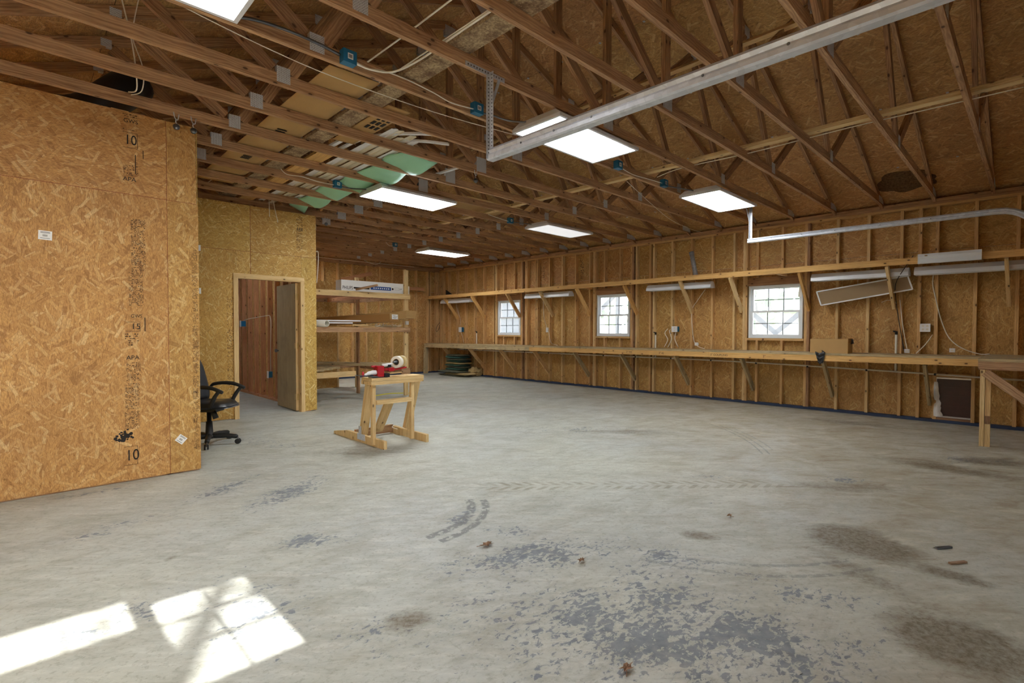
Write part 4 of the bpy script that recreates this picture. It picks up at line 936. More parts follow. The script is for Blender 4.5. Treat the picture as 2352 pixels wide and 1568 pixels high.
# pipes
t = thing('water_pipe', (9.32, 6.5, .72), 'long white pvc pipe running under the bench along the wall', 'pipe')
MB().tube([(9.33, -.1, .655), (9.33, 2.5, .715), (9.33, 4.5, .74), (9.33, 8.0, .735), (9.33, 11.9, .725)], .013, 8).build('pipe', M['pvc'], t, smooth=True)
zp = lambda y: .66+.08*min(1, max(0, (y+.1)/4.5)) if y < 4.5 else .738
for k in range(1, 15):
    y = .17+.4064*2*k; MB().lathe([(.013, -.012), (.017, -.012), (.017, .012), (.013, .012)], (9.33, y, zp(y)), (0, 1, 0), 10).build('pipe_clip', M['black'], t)
for y, z0, z1, l in [(1.436, .70, 1.29, 'white pvc riser below the tilted panel'), (5.394, .74, 1.26, 'white pvc riser with tap beside the wavy cables'), (11.02, .74, 1.26, 'white pvc riser with tap near the back corner')]:
    t = thing('pipe_riser', (9.33, y, z0), l, 'pipe', 'pvc risers'); MB().tube([(9.33, y, z0), (9.33, y, z1-.05)], .016, 10, False).build('pipe', M['pvc'], t, smooth=True)
    MB().tube([(9.33, y, z1-.05), (9.33, y, z1)], .019, 10, False).build('coupling', M['black'], t, smooth=True); MB().tube([(9.33, y, z1-.01), (9.30, y+.03, z1)], .010, 8, False).build('tap', M['black'], t, smooth=True)
# things on the bench and shelf
t = thing('cardboard_box', (8.93, 2.2, .957), 'plain cardboard box standing on the workbench below the nearest window', 'box')
x0, x1, y0, y1, z0, z1 = 8.80, 9.07, 1.93, 2.43, .957, 1.17
bx(x0, x1, y0, y1, z0, z1).build('body', M['carton'], t)
bx(x0, x0+.27, y0-.003, y0-.0005, z0+.16, z1+.01).build('flap', M['carton_dark'], t); bar((9.0, y0-.004, 1.165), (8.97, y0-.02, 1.10), .004, .04, (0, 1, 0)).build('tape_tail', M['black'], t)
t = thing('black_rag', (8.74, 2.28, .85), 'crumpled black plastic hanging over the bench edge', 'rag')
def rag(u, v): return (8.728-.012*abs(math.sin(v*9)), 2.20+.14*u*(1-.55*v)+.03*v, zb(2.2)+.01-.17*v+.012*math.sin(u*8))
MB().grid(rag, 8, 8).build('drape', M['black'], t, solid=.002); MB().tube([(8.73, 2.22, .97), (8.80, 2.26, .985), (8.88, 2.28, .967)], .012, 6).build('fold', M['black'], t)
t = thing('stovepipe', (9.2, 4.6, 2.304), 'short galvanised pipe leaning on the wall above the shelf', 'pipe')
MB().tube([(9.28, 4.52, 2.31), (9.32, 4.64, 2.80)], .042, 18, False).build('pipe', M['galv_dull'], t, smooth=True); MB().tube([(9.316, 4.625, 2.74), (9.32, 4.64, 2.80)], .046, 18, False).build('collar', M['galv_dull'], t, smooth=True)
t = thing('black_bracket', (9.2, 12.2, 2.304), 'black triangular scrap on the far end of the shelf', 'scrap')
MB().prism([(9.25, 12.35, 2.305), (9.25, 11.95, 2.305), (9.25, 12.35, 2.50)], (.01, 0, 0)).build('plate', M['black'], t)
t = thing('paper_tag', (9.33, 2.72, 1.9), 'white paper scrap stuck beside the nearest window', 'paper scrap')
def pt(u, v): return (9.33-.02*math.sin(v*3), 2.74-.05*u+.02*v, 2.03-.17*v)
MB().grid(pt, 3, 5).build('sheet', M['paper'], t, solid=.001)
t = thing('wall_tag', (9.34, 1.15, 1.9), 'small white wire tangle beneath the tilted panel', 'wire'); MB().tube([(9.3, 1.62, 1.72), (9.3, 1.55, 1.75), (9.3, 1.48, 1.74), (9.3, 1.44, 1.70)], .004, 6).build('strand', M['cable'], t)
# pet door
t = struct('door_3', (9.38, .78, .06))
pf = MB()
for q in ((.575, .595, .075, .64), (.965, .985, .075, .64), (.595, .965, .62, .64), (.595, .965, .075, .095)): pf.box(9.36, 9.40, *q)
pf.build('frame', M['aluminium'], t); bx(9.375, 9.381, .596, .964, .096, .619).build('flap', M['flap'], t)
for z in (.24, .38, .50): bx(9.371, 9.375, .63, .90, z, z+.006).build('ridge', M['flap'], t)
def rv(u, v): return (9.355-.025*math.sin(u*3.1)*abs(math.sin(v*5+1)), 1.0-(.10*(1-.55*v)+.02*noise.noise(V((v*9, 0, 0))))*u, .085+.49*v)
tag(MB().grid(rv, 6, 20).build('torn_sheet', M['paper'], solid=.002), 'torn white sheet covering the left side of the pet door', 'torn sheet')
bx(9.352, 9.44, .56, 1.0, .645, .70).build('blocking', M['stud'], wr); bx(9.352, 9.44, .56, 1.0, .041, .07).build('blocking', M['truss_web'], wr)
# ================================================================== DOOR
d = struct('door_1', (2.75, YM, 0))
for nm, q in (('casing', (2.245, 2.304, YM-.018, YM-.0005, 0, 2.055)), ('casing', (3.206, 3.262, YM-.018, YM-.0005, 0, 2.055)), ('casing', (2.245, 3.262, YM-.018, YM-.0005, 2.0555, 2.11)),
              ('jamb', (2.291, 2.31, YM-.012, YM+.10, 0, 2.04)), ('jamb', (3.203, 3.2225, YM-.012, YM+.10, 0, 2.04)), ('jamb', (2.291, 3.2225, YM-.012, YM+.10, 2.0405, 2.0605))):
    bx(*q).build(nm, M['pine'], d)
sl = empty('door_slab', (3.20, YM+.09, .012), 0, d); sl.location = V((3.20, YM+.10, .012))-V((2.75, YM, 0))
def sb(q, nm, mat): return bx(*q).build(nm, M[mat], sl, local=True)
sb((-.036, 0, 0, .86, 0, 2.02), 'panel', 'plywood'); sb((-.037, .001, -.0105, -.0005, 0, 2.02), 'edge', 'pine')
for z in (.22, 1.03, 1.80):
    sb((-.039, -.0365, .002, .05, z-.045, z+.045), 'hinge', 'brass'); sb((-.02, .008, -.018, -.011, z-.05, z+.05), 'hinge', 'brass')
for s_ in (-1,): MB().lathe([(.012, 0), (.012, .02), (.027, .028), (.03, .045), (.02, .06), (0, .062)], (-.037, .79, .93), (-1, 0, 0), 18).build('knob', M['steel'], sl, smooth=True, local=True)
sl.rotation_euler = (0, 0, math.radians(-1.5))
bx(2.306, 2.312, YM+.02, YM+.06, .9, 1.0).build('strike_plate', M['white'], d)
for z, l in ((1.36, 'blue outlet box on a stud at the left of the closet'), ):
    t = thing('outlet_box', (3.3, 11.2, z), l, 'electrical outlet', 'boxes in the closet'); bx(3.27, 3.36, 11.24, 11.30, z, z+.11).build('box', M['bluebox'], t); bx(3.262, 3.27, 11.23, 11.31, z-.01, z+.12).build('cover_plate', M['white'], t)
t = thing('outlet_box', (3.3, 9.62, .42), 'low blue outlet box on a closet stud', 'electrical outlet', 'boxes in the closet'); bx(3.29, 3.36, 9.75, 9.80, .42, .53).build('box', M['bluebox'], t); bx(3.282, 3.29, 9.74, 9.81, .41, .54).build('cover_plate', M['white'], t)
cable([(3.34, 9.78, .53), (3.345, 9.8, .9), (3.35, 9.78, 1.4), (3.36, 9.86, 1.55)], 'white cable running down a closet stud', .006)
cable([(3.35, 9.86, 1.56), (3.352, 10.4, 1.54), (3.352, 11.2, 1.5), (3.33, 11.3, 1.46)], 'white cable threaded across the closet studs', .006)
for z, l in ((2.42, 'upper'), (1.83, 'lower')):
    tag(bx(1.80, 1.84, YM-.006, YM-.0005, z-.04, z+.04).build('switch_plate', M['white']), '%s white clip on the door partition beside the near wall edge' % l, 'clip')
for i, (x, z, rot, l) in enumerate([(.172, 2.025, .04, 'upright white paper label on the near partition'), (1.055, .305, .72, 'tilted white paper label low on the near partition')]):
    t = thing('paper_label', (x, 5.369, z), l, 'label', 'paper labels on the near partition')
    c, s_ = math.cos(rot), math.sin(rot); w, h = (.04, .035) if i == 0 else (.036, .034)
    q = lambda a, b, y=5.3694: (x+a*c-b*s_, y, z-a*s_*(1 if i == 0 else 1)-b*c if False else z+a*s_*(-1)+b*c*1)
    def q(a, b, y=5.3696): return (x+a*c+b*s_, y, z-a*s_+b*c)
    MB().prism([q(-w, -h, 5.3699), q(w, -h, 5.3699), q(w, h, 5.3699), q(-w, h, 5.3699)], (0, -.0007, 0)).build('sheet', M['paper'], t)
    bm_ = MB()
    for k in range(7): bm_.face([q(-.014+k*.004, -.010, 5.369), q(-.012+k*.004, -.010, 5.369), q(-.012+k*.004, .006, 5.369), q(-.014+k*.004, .006, 5.369)])
    for zz_ in (.024, .017, -.024): bm_.face([q(-w*.7, zz_, 5.369), q(w*.7, zz_, 5.369), q(w*.7, zz_+.003, 5.369), q(-w*.7, zz_+.003, 5.369)])
    bm_.build('barcode', M['ink'], t)
# ================================================================== LUMBER RACK
YR = 8.645
t = thing('lumber_rack', (4.6, 9.6, 0), 'open pine lumber rack with three levels beside the door partition', 'rack')
bx(5.49, 5.579, YR+.04, YR+.078, 0, 2.475).build('post', M['pine'], t); bx(3.62, 3.709, YR+.04, YR+.078, 0, 2.2).build('post', M['pine'], t)
bx(5.49, 5.579, 10.70, 10.738, 0, 2.475).build('post', M['pine'], t); bx(3.62, 3.709, 10.70, 10.738, 0, 2.3).build('post', M['stud'], t)
bx(4.98, 5.018, 9.6, 9.69, 0, 2.0).build('post', M['truss_web'], t)
for z0, z1, mat in ((.45, .545, 'pine'), (1.255, 1.345, 'truss'), (1.90, 2.0, 'pine')):
    bx(3.48, 5.60 if z0 > .5 else 4.44, YR, YR+.038, z0, z1).build('front_beam', M[mat], t); bx(3.48, 5.60, 10.74, 10.778, z0, z1).build('rear_beam', M['truss'], t)
    for x in (3.71, 5.45): bx(x, x+.038, YR+.08, 10.699, z0, z1-.001).build('side_beam', M['truss'], t)
    if z0 > .5:
        for x in (4.25, 4.85): bx(x, x+.038, YR+.039, 10.739, z0, z1-.002).build('joist', M['red_stud'], t)
bx(5.40, 5.60, YR, YR+.038, .43, .54).build('front_beam', M['truss'], t)
for i, (x0, x1, z, l) in enumerate([(3.74, 3.98, .546, 'leftmost'), (3.99, 4.23, .546, 'second from left'), (4.24, 4.47, .546, 'third from left')]):
    tag(bx(x0, x1, YR+.3+.2*i, 10.85, z, z+.035).build('lumber_board', M['grey_wood']), 'grey board lying on the lowest rack level, %s' % l, 'board', 'boards on the lowest rack level')
tag(bx(3.75, 4.25, 8.25, 8.60, .582, .62).build('lumber_board', M['pine']), 'short thick board end on the lowest rack level', 'board') if False else None
for i, (xa, ya, xb, yb, z) in enumerate([(4.1, 10.6, 5.4, 8.75, .582), (4.4, 10.7, 5.58, 9.2, .582)]):
    tag(bar((xa, ya, z+.02), (xb, yb, z+.02), .22, .038, (0, 0, 1)).build('lumber_board', M['grey_wood']), 'wide board laid diagonally across the low rack, %s one' % ('near' if i == 0 else 'far'), 'board', 'boards on the lowest rack level')
# white lamp carton with lettering
t = thing('lamp_carton', (4.88, 8.86, 2.0), 'long white lamp carton with blue stripe on the top rack level', 'box')
bx(4.22, 5.60, 8.76, 8.98, 2.001, 2.205).build('body', M['paper'], t, bevel=.006)
yf = 8.7592
bx(4.80, 5.24, yf, yf+.0008, 2.055, 2.12).build('blue_stripe', plain('blue_print', (36, 78, 150), .5), t)
bx(4.46, 4.78, yf, yf+.0008, 2.055, 2.085).build('black_bar', M['ink'], t)
text('lettering', 'PHILIPS', .085, M['ink'], t, (4.24, yf-.0003, 2.065), RX, .75)
text('lettering', 'T8  32W', .05, M['white'], t, (4.86, yf-.0006, 2.088), RX, 1.0) if False else None
dd = MB()
for i in range(8): dd.box(4.86+i*.045, 4.885+i*.045, yf-.0006, yf-.0001, 2.075, 2.10)
dd.build('stripe_print', M['white'], t)
MB().lathe([(0, 0), (.02, 0), (.02, .001), (0, .001)], (5.275, yf, 2.09), (0, -1, 0), 16).build('round_mark', M['ink'], t)
bb = MB()
for q in ((5.32, 5.42, 2.075, 2.078), (5.32, 5.42, 2.112, 2.115), (5.32, 5.323, 2.075, 2.115), (5.417, 5.42, 2.075, 2.115), (5.44, 5.45, 2.08, 2.11), (5.465, 5.475, 2.09, 2.11)): bb.box(q[0], q[1], yf-.0003, yf, q[2], q[3])
bb.build('small_print', M['steel'], t)
bx(5.602, 5.68, 8.80, 8.96, 2.0, 2.17).build('end_flap', M['pvc'], t)
# cartons on the middle level
def skew_box(name, pts_near, ext, mat, label, grp):
    pass
t = thing('long_carton', (4.8, 8.9, 1.35), 'long brown carton with a white shipping label on the middle rack level', 'box', 'long cartons on the rack')
def carton(t, A, B, w, h, mt, label=False):
    A, B = V(A), V(B); d = (B-A).normalized(); sd = d.cross(V((0, 0, 1))).normalized(); up = sd.cross(d)
    bar(A, B, w, h, (0, 0, 1)).build('body', M[mt], t); bar(A+up*(h/2+.002), B+up*(h/2+.002), w+.004, .003, (0, 0, 1)).build('lid', M['carton'], t)
    e = B+d*.0008; F = lambda a, b, o=0: e+sd*a+up*b+d*o
    bar(F(-w/2, 0, .004)+up*(h*.2), F(w/2, 0, .004)+up*(h*.2), .008, h*.7, up).build('end_flap', M['carton'], t)
    if label:
        MB().prism([F(-w*.36, -h*.18, .009), F(w*.30, -h*.18, .009), F(w*.30, h*.42, .009), F(-w*.36, h*.42, .009)], d*.001).build('shipping_label', M['paper'], t)
        m = MB(); R_ = random.Random(2)
        for k in range(4):
            for j in range(5):
                if R_.random() < .7:
                    a0 = -w*.3+j*w*.11; b0 = -h*.1+k*h*.12; m.face([F(a0, b0, .0105), F(a0+w*.07, b0, .0105), F(a0+w*.07, b0+h*.05, .0105), F(a0, b0+h*.05, .0105)])
        m.build('label_print', M['ink'], t)
carton(t, (4.30, 10.62, 1.44), (5.15, 8.50, 1.525), .28, .15, 'carton_dark', True)
t = thing('long_carton', (5.0, 9.2, 1.35), 'long carton behind, sticking out past the rack post', 'box', 'long cartons on the rack')
carton(t, (4.75, 10.62, 1.48), (5.50, 8.46, 1.59), .30, .14, 'carton')
t = thing('pvc_pipe', (3.8, 8.7, 1.35), 'fat white pvc pipe end on the middle rack level', 'pipe')
MB().lathe([(.048, 0), (.058, 0), (.058, 1.2), (.048, 1.2), (.048, 0)], (3.86, 8.56, 1.405), (-.35, 1, 0), 24).build('pipe', M['pvc'], t, smooth=True)
for i, (a, b, z, l, mt) in enumerate([((3.72, 8.75), (4.52, 8.62), 1.46, 'upper white strip on the middle rack level', 'white'), ((3.80, 8.70), (4.36, 8.62), 1.42, 'lower white strip on the middle rack level', 'white'), ((4.40, 8.70), (4.68, 8.64), 1.385, 'short pine offcut on the middle rack level', 'pine'), ((4.55, 8.85), (5.3, 8.66), 1.36, 'thin grey slat on the middle rack level', 'grey_wood'), ((3.95, 8.9), (5.2, 8.72), 1.352, 'flat pine slat on the middle rack level', 'shelf_wood')]):
    tag(bar((a[0], a[1], z), (b[0], b[1], z), .05, .022, (0, 0, 1)).build('wood_offcut' if mt not in ('white',) else 'plastic_strip', M[mt]), l, 'strip', 'offcuts on the rack')
cl = MB(); R = random.Random(9)
for i in range(46):
    x = R.uniform(4.85, 5.4); y = R.uniform(8.66, 8.9); l = R.uniform(.04, .13); a = R.uniform(-1, 1); cl.bar((x, y, 1.352+R.random()*.05), (x+l*math.cos(a), y+l*math.sin(a)*.4, 1.352+R.random()*.07), .008, .005)
tag(cl.build('wire_clippings', M['pvc']), 'tangle of pale wire and trim clippings on the middle rack level', 'clippings', kind='stuff')
tag(MB().tube([(4.42, 8.60, 2.025), (4.72, 8.35, 2.11)], .02, 12, False).build('wooden_dowel', M['truss'], smooth=True), 'round wooden pole end poking out from the top rack level', 'pole')
tag(bx(5.505, 5.565, YR+.0, YR+.039, 1.40, 1.47).build('paper_scrap', M['paper']), 'white paper scrap stuck on the rack post', 'paper scrap')
tag(bar((6.11, 12.72, 2.60), (7.0, 12.72, 2.84), .03, .10, (0, 0, 1)).build('dark_board', M['red_stud']), 'dark board nailed slanting high on the back wall', 'board')
tag(bar((6.40, 12.75, 2.42), (6.68, 12.75, 2.64), .03, .05, (0, 0, 1)).build('dark_board', M['red_stud']), 'short dark strut below the slanting board on the back wall', 'board')
t = thing('wood_shelf', (8.2, 12.6, 2.5), 'small dark shelf high on the back wall', 'shelf'); bx(7.7, 8.6, 12.55, 12.798, 2.50, 2.52).build('shelf_board', M['red_stud'], t); bx(7.7, 8.6, 12.53, 12.549, 2.44, 2.53).build('front_strip', M['red_stud'], t)
tag(bx(3.90, 4.50, 10.2, 10.6, 2.0, 2.01).build('osb_offcut', M['osb_mid']), 'osb offcut lying on the top rack level', 'board')
cable([(3.50, 8.2, 2.55), (3.56, 8.2, 2.54), (3.53, 8.2, 2.06)], 'white cable hanging at the end of the door partition', .006)
tag(bx(5.19, 5.196, 10.93, 10.97, .95, 1.10).build('switch_plate', M['white']), 'white strip on the end of the stub wall', 'switch plate')
tag(MB().tube([(4.9, 8.95, .006), (5.4, 9.1, .006), (5.75, 8.9, .006)], .012, 6).build('yellow_strap', plain('yellow_strap', (214, 204, 40), .6), smooth=True), 'yellow strap lying on the floor behind the work stand', 'strap')
# ================================================================== WORK STAND
t = thing('work_stand', (3.1, 5.3, 0), 'small homemade pine work stand on skids in the middle of the floor', 'work stand')
for x in (2.83, 3.375):
    yb = 6.10 if x < 3 else 5.9
    MB().prism([(x, 4.89, 0), (x, 4.89, .088), (x, 5.75, .090), (x, yb, .035), (x, yb, 0)], (.038, 0, 0)).build('skid', M['pine'], t)
bx(2.70, 3.375, 5.76, 5.798, .0, .09).build('cross_board', M['truss'], t) if False else bx(2.869, 3.374, 5.60, 5.638, .02, .11).build('cross_board', M['truss'], t)
for x in (2.80, 3.30):
    x1 = x+(.0 if x < 3 else .0)
    bar((x+.02, 5.10, .02), (x+.02, 5.10, .688), .045, .04, (1, 0, 0)).build('leg', M['pine'], t)
bar((2.885, 5.45, .06), (2.82, 5.17, .688), .05, .089, (1, 0, 0)).build('leg', M['pine'], t)
bar((3.46, 5.45, .02), (3.43, 5.17, .688), .05, .089, (1, 0, 0)).build('leg', M['pine'], t)
bar((2.843, 5.09, .49), (3.30, 5.09, .49), .07, .045, (0, 0, 1)).build('rail', M['pine'], t)
bar((3.09, 5.48, .08), (3.07, 5.18, .47), .12, .02, (0, 1, .6)).build('slanted_slat', M['pine'], t)
bx(2.77, 3.45, 5.045, 5.275, .690, .727).build('top_board', M['pine'], t); bx(2.773, 3.452, 5.042, 5.27, .729, .765).build('top_board', M['pine'], t)
bx(2.824, 2.829, 5.30, 5.48, .03, .10).build('metal_plate', M['galv'], t); bx(2.82, 2.824, 5.38, 5.44, .06, .19).build('metal_plate', M['galv'], t)
tag(MB().tube([(3.28, 5.35, .10), (3.3, 5.5, .10), (3.37, 5.55, .11), (3.375, 5.35, .10)], .004, 6).build('string', M['cable']), 'thin string tied around the stand skid', 'string')
# tape applicator and rolls
zt = .765
t = thing('tape_machine', (2.95, 5.13, zt), 'red and white tape applicator with a long steel blade on the stand', 'tape machine')
MB().prism([(2.60, 5.09, .805), (2.86, 5.06, .775), (2.86, 5.13, .775)], (0, 0, .008)).build('blade', M['steel'], t)
bx(2.80, 3.02, 5.08, 5.17, .766, .776).build('base_plate', M['steel'], t)
bx(2.86, 2.935, 5.06, 5.16, .777, .895).build('body', M['red'], t, bevel=.008); bx(2.94, 3.0, 5.05, 5.14, .77, .81).build('foot', M['black'], t, bevel=.006)
MB().tube([(2.72, 5.1, .80), (2.78, 5.1, .82), (2.86, 5.1, .825)], [.015, .022, .026, .022], 12).build('nozzle', M['white'], t, smooth=True)
MB().tube([(2.70, 5.1, .785), (2.70, 5.1, .84)], .012, 10, False).build('trigger', M['red'], t, smooth=True)
MB().tube([(2.80, 5.1, .89), (2.86, 5.1, .89)], .012, 10, False).build('handle', M['red'], t, smooth=True)
for i, z in enumerate((.90, .85)): MB().tube([(2.93, 5.09, z), (3.05, 5.09, z+.005)], .018-.004*i, 10, False).build('roller', M['white' if i == 0 else 'red'], t, smooth=True)
bx(2.99, 3.03, 5.07, 5.12, .875, .905).build('knob', M['black'], t, bevel=.006); bx(3.0, 3.07, 5.07, 5.11, .83, .87).build('side_arm', M['red'], t, bevel=.006)
bar((3.0, 5.10, .835), (3.25, 5.12, .862), .05, .012, (0, 0, 1)).build('arm', M['red'], t)
bar((3.0, 5.12, .80), (3.20, 5.15, .805), .05, .012, (0, 0, 1)).build('guide', M['pine'], t)
MB().tube([(3.03, 5.02, .935), (3.30, 5.22, .935)], .012, 10, False).build('axle', M['steel'], t, smooth=True)
for (x, y, mat, l) in [(3.12, 5.09, 'white_tape', 'white tape roll nearer the camera on the tape applicator'), (3.21, 5.15, 'tan_tape', 'tan tape roll behind the white one on the tape applicator')]:
    r = thing('tape_roll', (x, y, .86), l, 'tape roll', 'tape rolls on the stand'); ax = (.82, .57, 0)
    MB().lathe([(.038, -.03), (.066, -.03), (.068, -.027), (.068, .027), (.066, .03), (.038, .03), (.038, -.03)], (x, y, .93), ax, 32).build('tape', M[mat], r, smooth=False)
    MB().lathe([(.034, -.031), (.0378, -.031), (.0378, .031), (.034, .031), (.034, -.031)], (x, y, .93), ax, 32).build('core', M['carton'], r)
    MB().lathe([(0, -.02), (.033, -.02), (.033, .0), (0, .0)], (x, y, .93), ax, 24).build('hub', M['black'], r)
# ================================================================== OFFICE CHAIR
t = thing('office_chair', (1.55, 6.50, 0), 'black office chair half hidden behind the near partition', 'office chair', None, math.radians(-42))
def cb(mb, nm, mat, par=t, **k): return mb.build(nm, M[mat], par, local=True, **k)
def seatf(u, v, top):
    a = u*2-1; b = v*2-1; r = (abs(a)**3.2+abs(b)**3.2)**(1/3.2)
    s_ = min(1, 1/max(r, 1e-6)*max(abs(a), abs(b)))
    e = max(abs(a), abs(b)); x = a*s_*.235; y = b*s_*.23
    h = math.sqrt(max(0, 1-e**4))
    return (.05+x, y, .445+(.06*h-.012*math.exp(-((a)**2+b*b)*3)+.02*a*a*(-1 if a > .5 else 1)*abs(a) if top else -.035*h))
sm_ = MB(); sm_.grid(lambda u, v: seatf(u, v, True), 16, 16); sm_.grid(lambda u, v: seatf(v, u, False), 16, 16); cb(sm_, 'seat', 'leather', smooth=True, mergev=True)
def backf(u, v, f):
    a = u*2-1; h = v; wd = .22*(1-.25*(2*h-1)**4); y = a*wd
    x = -.14-.12*h+.04*a*a-(0.02 if f else -.015)*math.sqrt(max(0, 1-max(abs(a), abs(2*h-1))**4))*(-1)
    return (x, y, .50+.47*h)
bm_ = MB(); bm_.grid(lambda u, v: backf(u, v, True), 12, 14); bm_.grid(lambda u, v: backf(v, u, False), 12, 14)
bm_ = MB(); bm_.grid(lambda u, v: backf(u, v, True), 12, 14); cb(bm_, 'backrest', 'mesh_black', smooth=True, solid=.03)
for s_ in (-1, 1):
    y = .245*s_
    ar = cb(MB().tube([(-.12, y, .60), (-.08, y, .655), (.06, y, .672), (.18, y, .655), (.28, y, .61)], [.017, .02, .022, .02, .016], 10), 'armrest', 'black', smooth=True)
    MB().tube([(.24, y, .625), (.19, y*.98, .56), (.13, y*.92, .44)], [.02, .022, .02], 10).build('arm_support', M['black'], ar, smooth=True, local=True)
cb(MB().tube([(-.10, 0, .42), (-.15, 0, .45), (-.17, 0, .6)], .02, 8), 'back_bracket', 'black', smooth=True)
cb(MB().box(-.06, .12, -.09, .09, .375, .41), 'mechanism', 'black', bevel=.01)
cb(MB().tube([(.10, -.1, .385), (.13, -.1, .31)], [.028, .03], 12, False), 'tension_knob', 'black', smooth=True)
cb(MB().lathe([(.0, .375), (.024, .375), (.024, .26), (.032, .26), (.04, .12), (.06, .10), (.06, .07), (0, .07)], (0, 0, 0), n=20), 'column', 'black', smooth=True)
for k in range(5):
    a = math.radians(6+72*k); ex, ey = math.cos(a), math.sin(a)
    cb(MB().tube([(.03*ex, .03*ey, .095), (.18*ex, .18*ey, .095), (.30*ex, .30*ey, .08)], [.03, .026, .018], 8), 'base_leg', 'black', smooth=True)
    c = empty('caster', (.305*ex, .305*ey, .03), 0, t)
    for o_ in (-.018, .012): MB().lathe([(0, 0), (.024, 0), (.029, .004), (.029, .014), (0, .016)], (ey*o_, -ex*o_, 0), (ey, -ex, 0), 16).build('wheel', M['black'], c, smooth=False, local=True)
    MB().tube([(0, 0, 0), (0, 0, .045)], .008, 8, False).build('stem', M['steel'], c, local=True)
# ================================================================== SACKS UNDER THE BENCH
def sack(cx, cy, z, lx, ly, h, mat, label, sd, rz=0.0, sagf=.0):
    def f(u, v, top):
        a = u*2-1; b = v*2-1; e = max(abs(a), abs(b)); hh = h/2*(1-e**6)**.5
        x = a*lx/2*(1+.04*noise.noise(V((b*2, sd, 0)))); y = b*ly/2*(1+.05*noise.noise(V((a*2, sd, 3))))
        c, s_ = math.cos(rz), math.sin(rz)
        zz = z+h/2+(hh if top else -hh)+.35*h*noise.noise(V((a*1.6, b*2.4, sd)))*(1 if top else .2)-sagf*e*e
        return (cx+x*c-y*s_, cy+x*s_+y*c, zz)
    m = MB(); m.grid(lambda u, v: f(u, v, True), 14, 14); m.grid(lambda u, v: f(v, u, False), 14, 14)
    return tag(m.build('folded_sack', M[mat], smooth=True, mergev=True), label, 'sack', 'folded sacks under the bench')
mats = ['greensack', 'felt', 'greensack', 'buff', 'greensack', 'felt', 'greensack', 'felt']
for i in range(8):
    sack(9.02+.015*math.sin(i*2), 11.45+.02*math.cos(i*3), +.165+i*.055, .44, .72-.02*(i == 7), .05, mats[i], 'folded sack in the tidy stack, %s from its bottom' % ORD[i], i*3.1)
sack(8.98, 11.5, 0, .55, 1.05, .045, 'felt', 'dark flat sack at the very bottom of the pile', 40)
sack(8.96, 11.25, .045, .5, 1.0, .055, 'buff', 'buff crumpled sack low in the pile', 43)
sack(8.95, 11.55, .10, .55, .95, .062, 'felt', 'grey sack draped below the tidy stack', 47, 0, .01)
sack(9.22, 10.95, .01, .25, .38, .22, 'buff', 'brown paper bundle slumped at the right of the sacks', 51)
# ================================================================== FLOOR LITTER
def leaf(x, y, s, rz, label):
    m = MB(); n = 15; pts = []
    for i in range(n):
        a = 6.283*i/n; r = s*(1 if i % 3 == 0 else (.55 if i % 3 == 1 else .5))*(1.15 if i == 0 else 1); pts.append((r*math.cos(a+rz)*1.2, r*math.sin(a+rz)*.75, .006+.016*abs(math.sin(i*1.9))))
    for i in range(n): m.face([(x, y, .012), (x+pts[i][0], y+pts[i][1], pts[i][2]), (x+pts[(i+1) % n][0], y+pts[(i+1) % n][1], pts[(i+1) % n][2])])
    m.tube([(x, y, .012), (x+s*1.5*math.cos(rz+2.5), y+s*1.5*math.sin(rz+2.5), .012)], .0012, 5)
    tag(m.build('dry_leaf', M['leafy'], solid=.0008), label, 'leaf', 'dry leaves on the floor')
leaf(2.006, 2.275, .045, .4, 'curled brown leaf on the floor left of centre')
leaf(1.65, 1.064, .034, 1.2, 'dry brown leaf lying at the bottom edge of the floor')
leaf(3.538, 1.461, .022, 2.0, 'tiny dark leaf scrap on the open floor')
leaf(2.25, 1.75, .028, .9, 'small pale leaf scrap near the flaked paint')
for x, y, l, mt in [(3.95, .36, 'dark sliver of debris right of the oily stain', 'steel'), (3.75, .28, 'brown chip beside the dark sliver', 'leafy')]:
    tag(bar((x-.05, y+.03, .006), (x+.04, y-.03, .006), .018, .01, (0, 0, 1)).build('debris_chip', M[mt]), l, 'debris', 'debris on the floor')
# nest-like dark stain at the right eave
def nest(u, v):
    a = 6.2832*u; r = v*(1+.35*noise.noise(V((math.cos(a)*1.7, math.sin(a)*1.7, 3))))
    y = 1.30+.34*r*math.cos(a); x = 8.93+.22*r*math.sin(a); w = max(0, 1-v*v)
    return (x, y, zr(x)-.002-.03*w+.014*w*noise.noise(V((x*40, y*40, 0))))
tag(MB().grid(nest, 30, 24).build('wasp_nest', plain('nest_mud', (128, 98, 70), .95, 0, .1, .95, 34), smooth=True), 'dark nest patch under the roof deck above the right wall', 'nest')
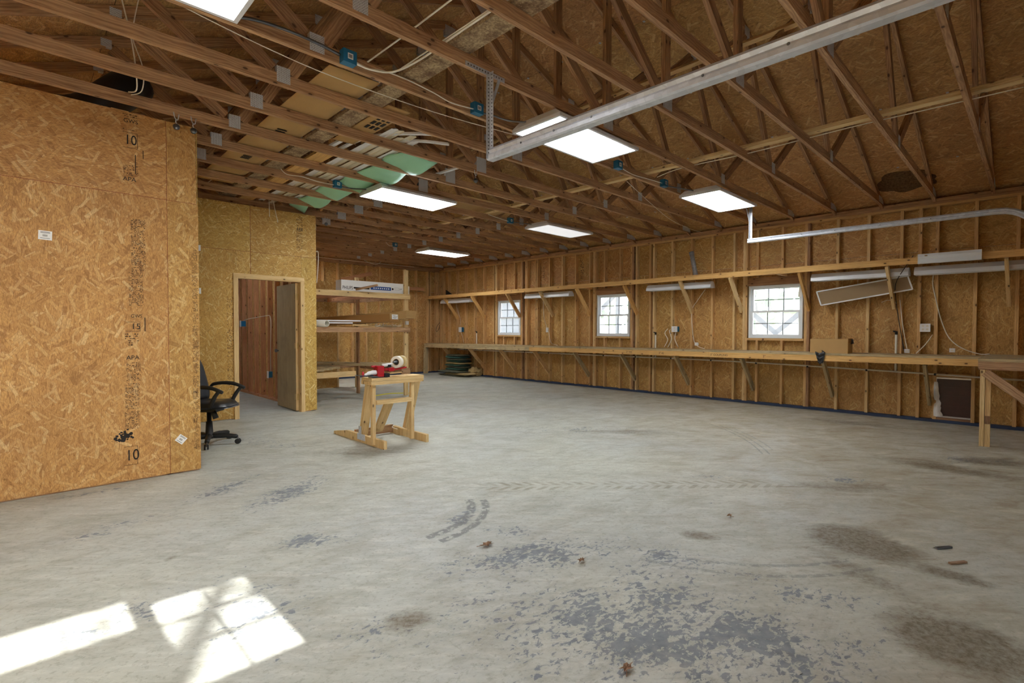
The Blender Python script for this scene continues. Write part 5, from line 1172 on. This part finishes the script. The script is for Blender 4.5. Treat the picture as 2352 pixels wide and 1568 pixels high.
# ================================================================== OUTSIDE
for y0, z0, y1, z1, x, l in [(4.45, 1.80, 3.80, 1.22, 11.5, 'outdoor grey brace slanting down right seen in the nearest window'), (3.86, 1.22, 3.2, 1.80, 11.5, 'outdoor grey brace slanting up right seen in the nearest window'), (8.45, 1.75, 7.76, 2.32, 11.5, 'outdoor grey brace seen in the middle window')]:
    tag(bar((x, y0, z0), (x, y1, z1), .05, .10, (0, 0, 1)).build('timber_brace', M['exterior_wood']), l, 'timber', 'outdoor timber seen through the windows')
tag(bx(11.44, 11.56, 3.78, 3.88, -.2, 1.20).build('timber_post', M['exterior_wood']), 'outdoor grey post below the braces in the nearest window', 'timber')
tag(bx(11.45, 11.57, 7.70, 7.81, -.2, 2.9).build('timber_post', M['exterior_wood']), 'outdoor grey post seen in the middle window', 'timber')
t = thing('tree', (.6, -7.0, -.2), 'sparse tree outside behind the photographer, dappling the sun', 'tree', 'trees outside')
MB().tube([(-1.6, -7.2, -.2), (-1.4, -7.1, 2.5), (-.6, -7.0, 4.6), (.8, -6.9, 6.6)], [.16, .12, .07, .04], 8).build('trunk', M['bark'], t, smooth=True)
m = MB(); R = random.Random(11)
for k in range(110):
    p = V((R.uniform(-1.0, 1.8), R.uniform(-7.8, -6.2), R.uniform(4.6, 7.6))); s_ = R.uniform(.03, .075); n_ = V((R.gauss(0, 1), R.gauss(0, 1), R.gauss(0, 1))).normalized(); e = n_.orthogonal()*s_; f_ = n_.cross(e)*1.4
    m.face([p+e, p+f_, p-e, p-f_])
m.build('crown', M['foliage'], t)['kind'] = 'stuff'
R = random.Random(5)
for i, (x, y) in enumerate([(26, 16), (30, 22), (24, 6), (28, 28), (33, 12)]):
    t = thing('tree', (x, y, -.2), 'pale distant tree outside the right wall, %s of the row' % ORD[i], 'tree', 'trees outside')
    MB().tube([(x, y, -.2), (x+.1, y, 2), (x, y+.2, 5)], [.22, .18, .1], 8).build('trunk', M['bark'], t, smooth=True)
    m = MB()
    for k in range(90):
        a = R.random()*6.28; r = R.random()**.5*1.8; z = R.uniform(1.5, 6); s_ = R.uniform(.15, .4); p = V((x+r*math.cos(a), y+r*math.sin(a), z)); n_ = V((R.gauss(0, 1), R.gauss(0, 1), R.gauss(0, 1))).normalized(); e = n_.orthogonal()*s_; f_ = n_.cross(e)
        m.face([p+e, p+f_, p-e, p-f_])
    m.build('crown', M['foliage'], t)['kind'] = 'stuff'
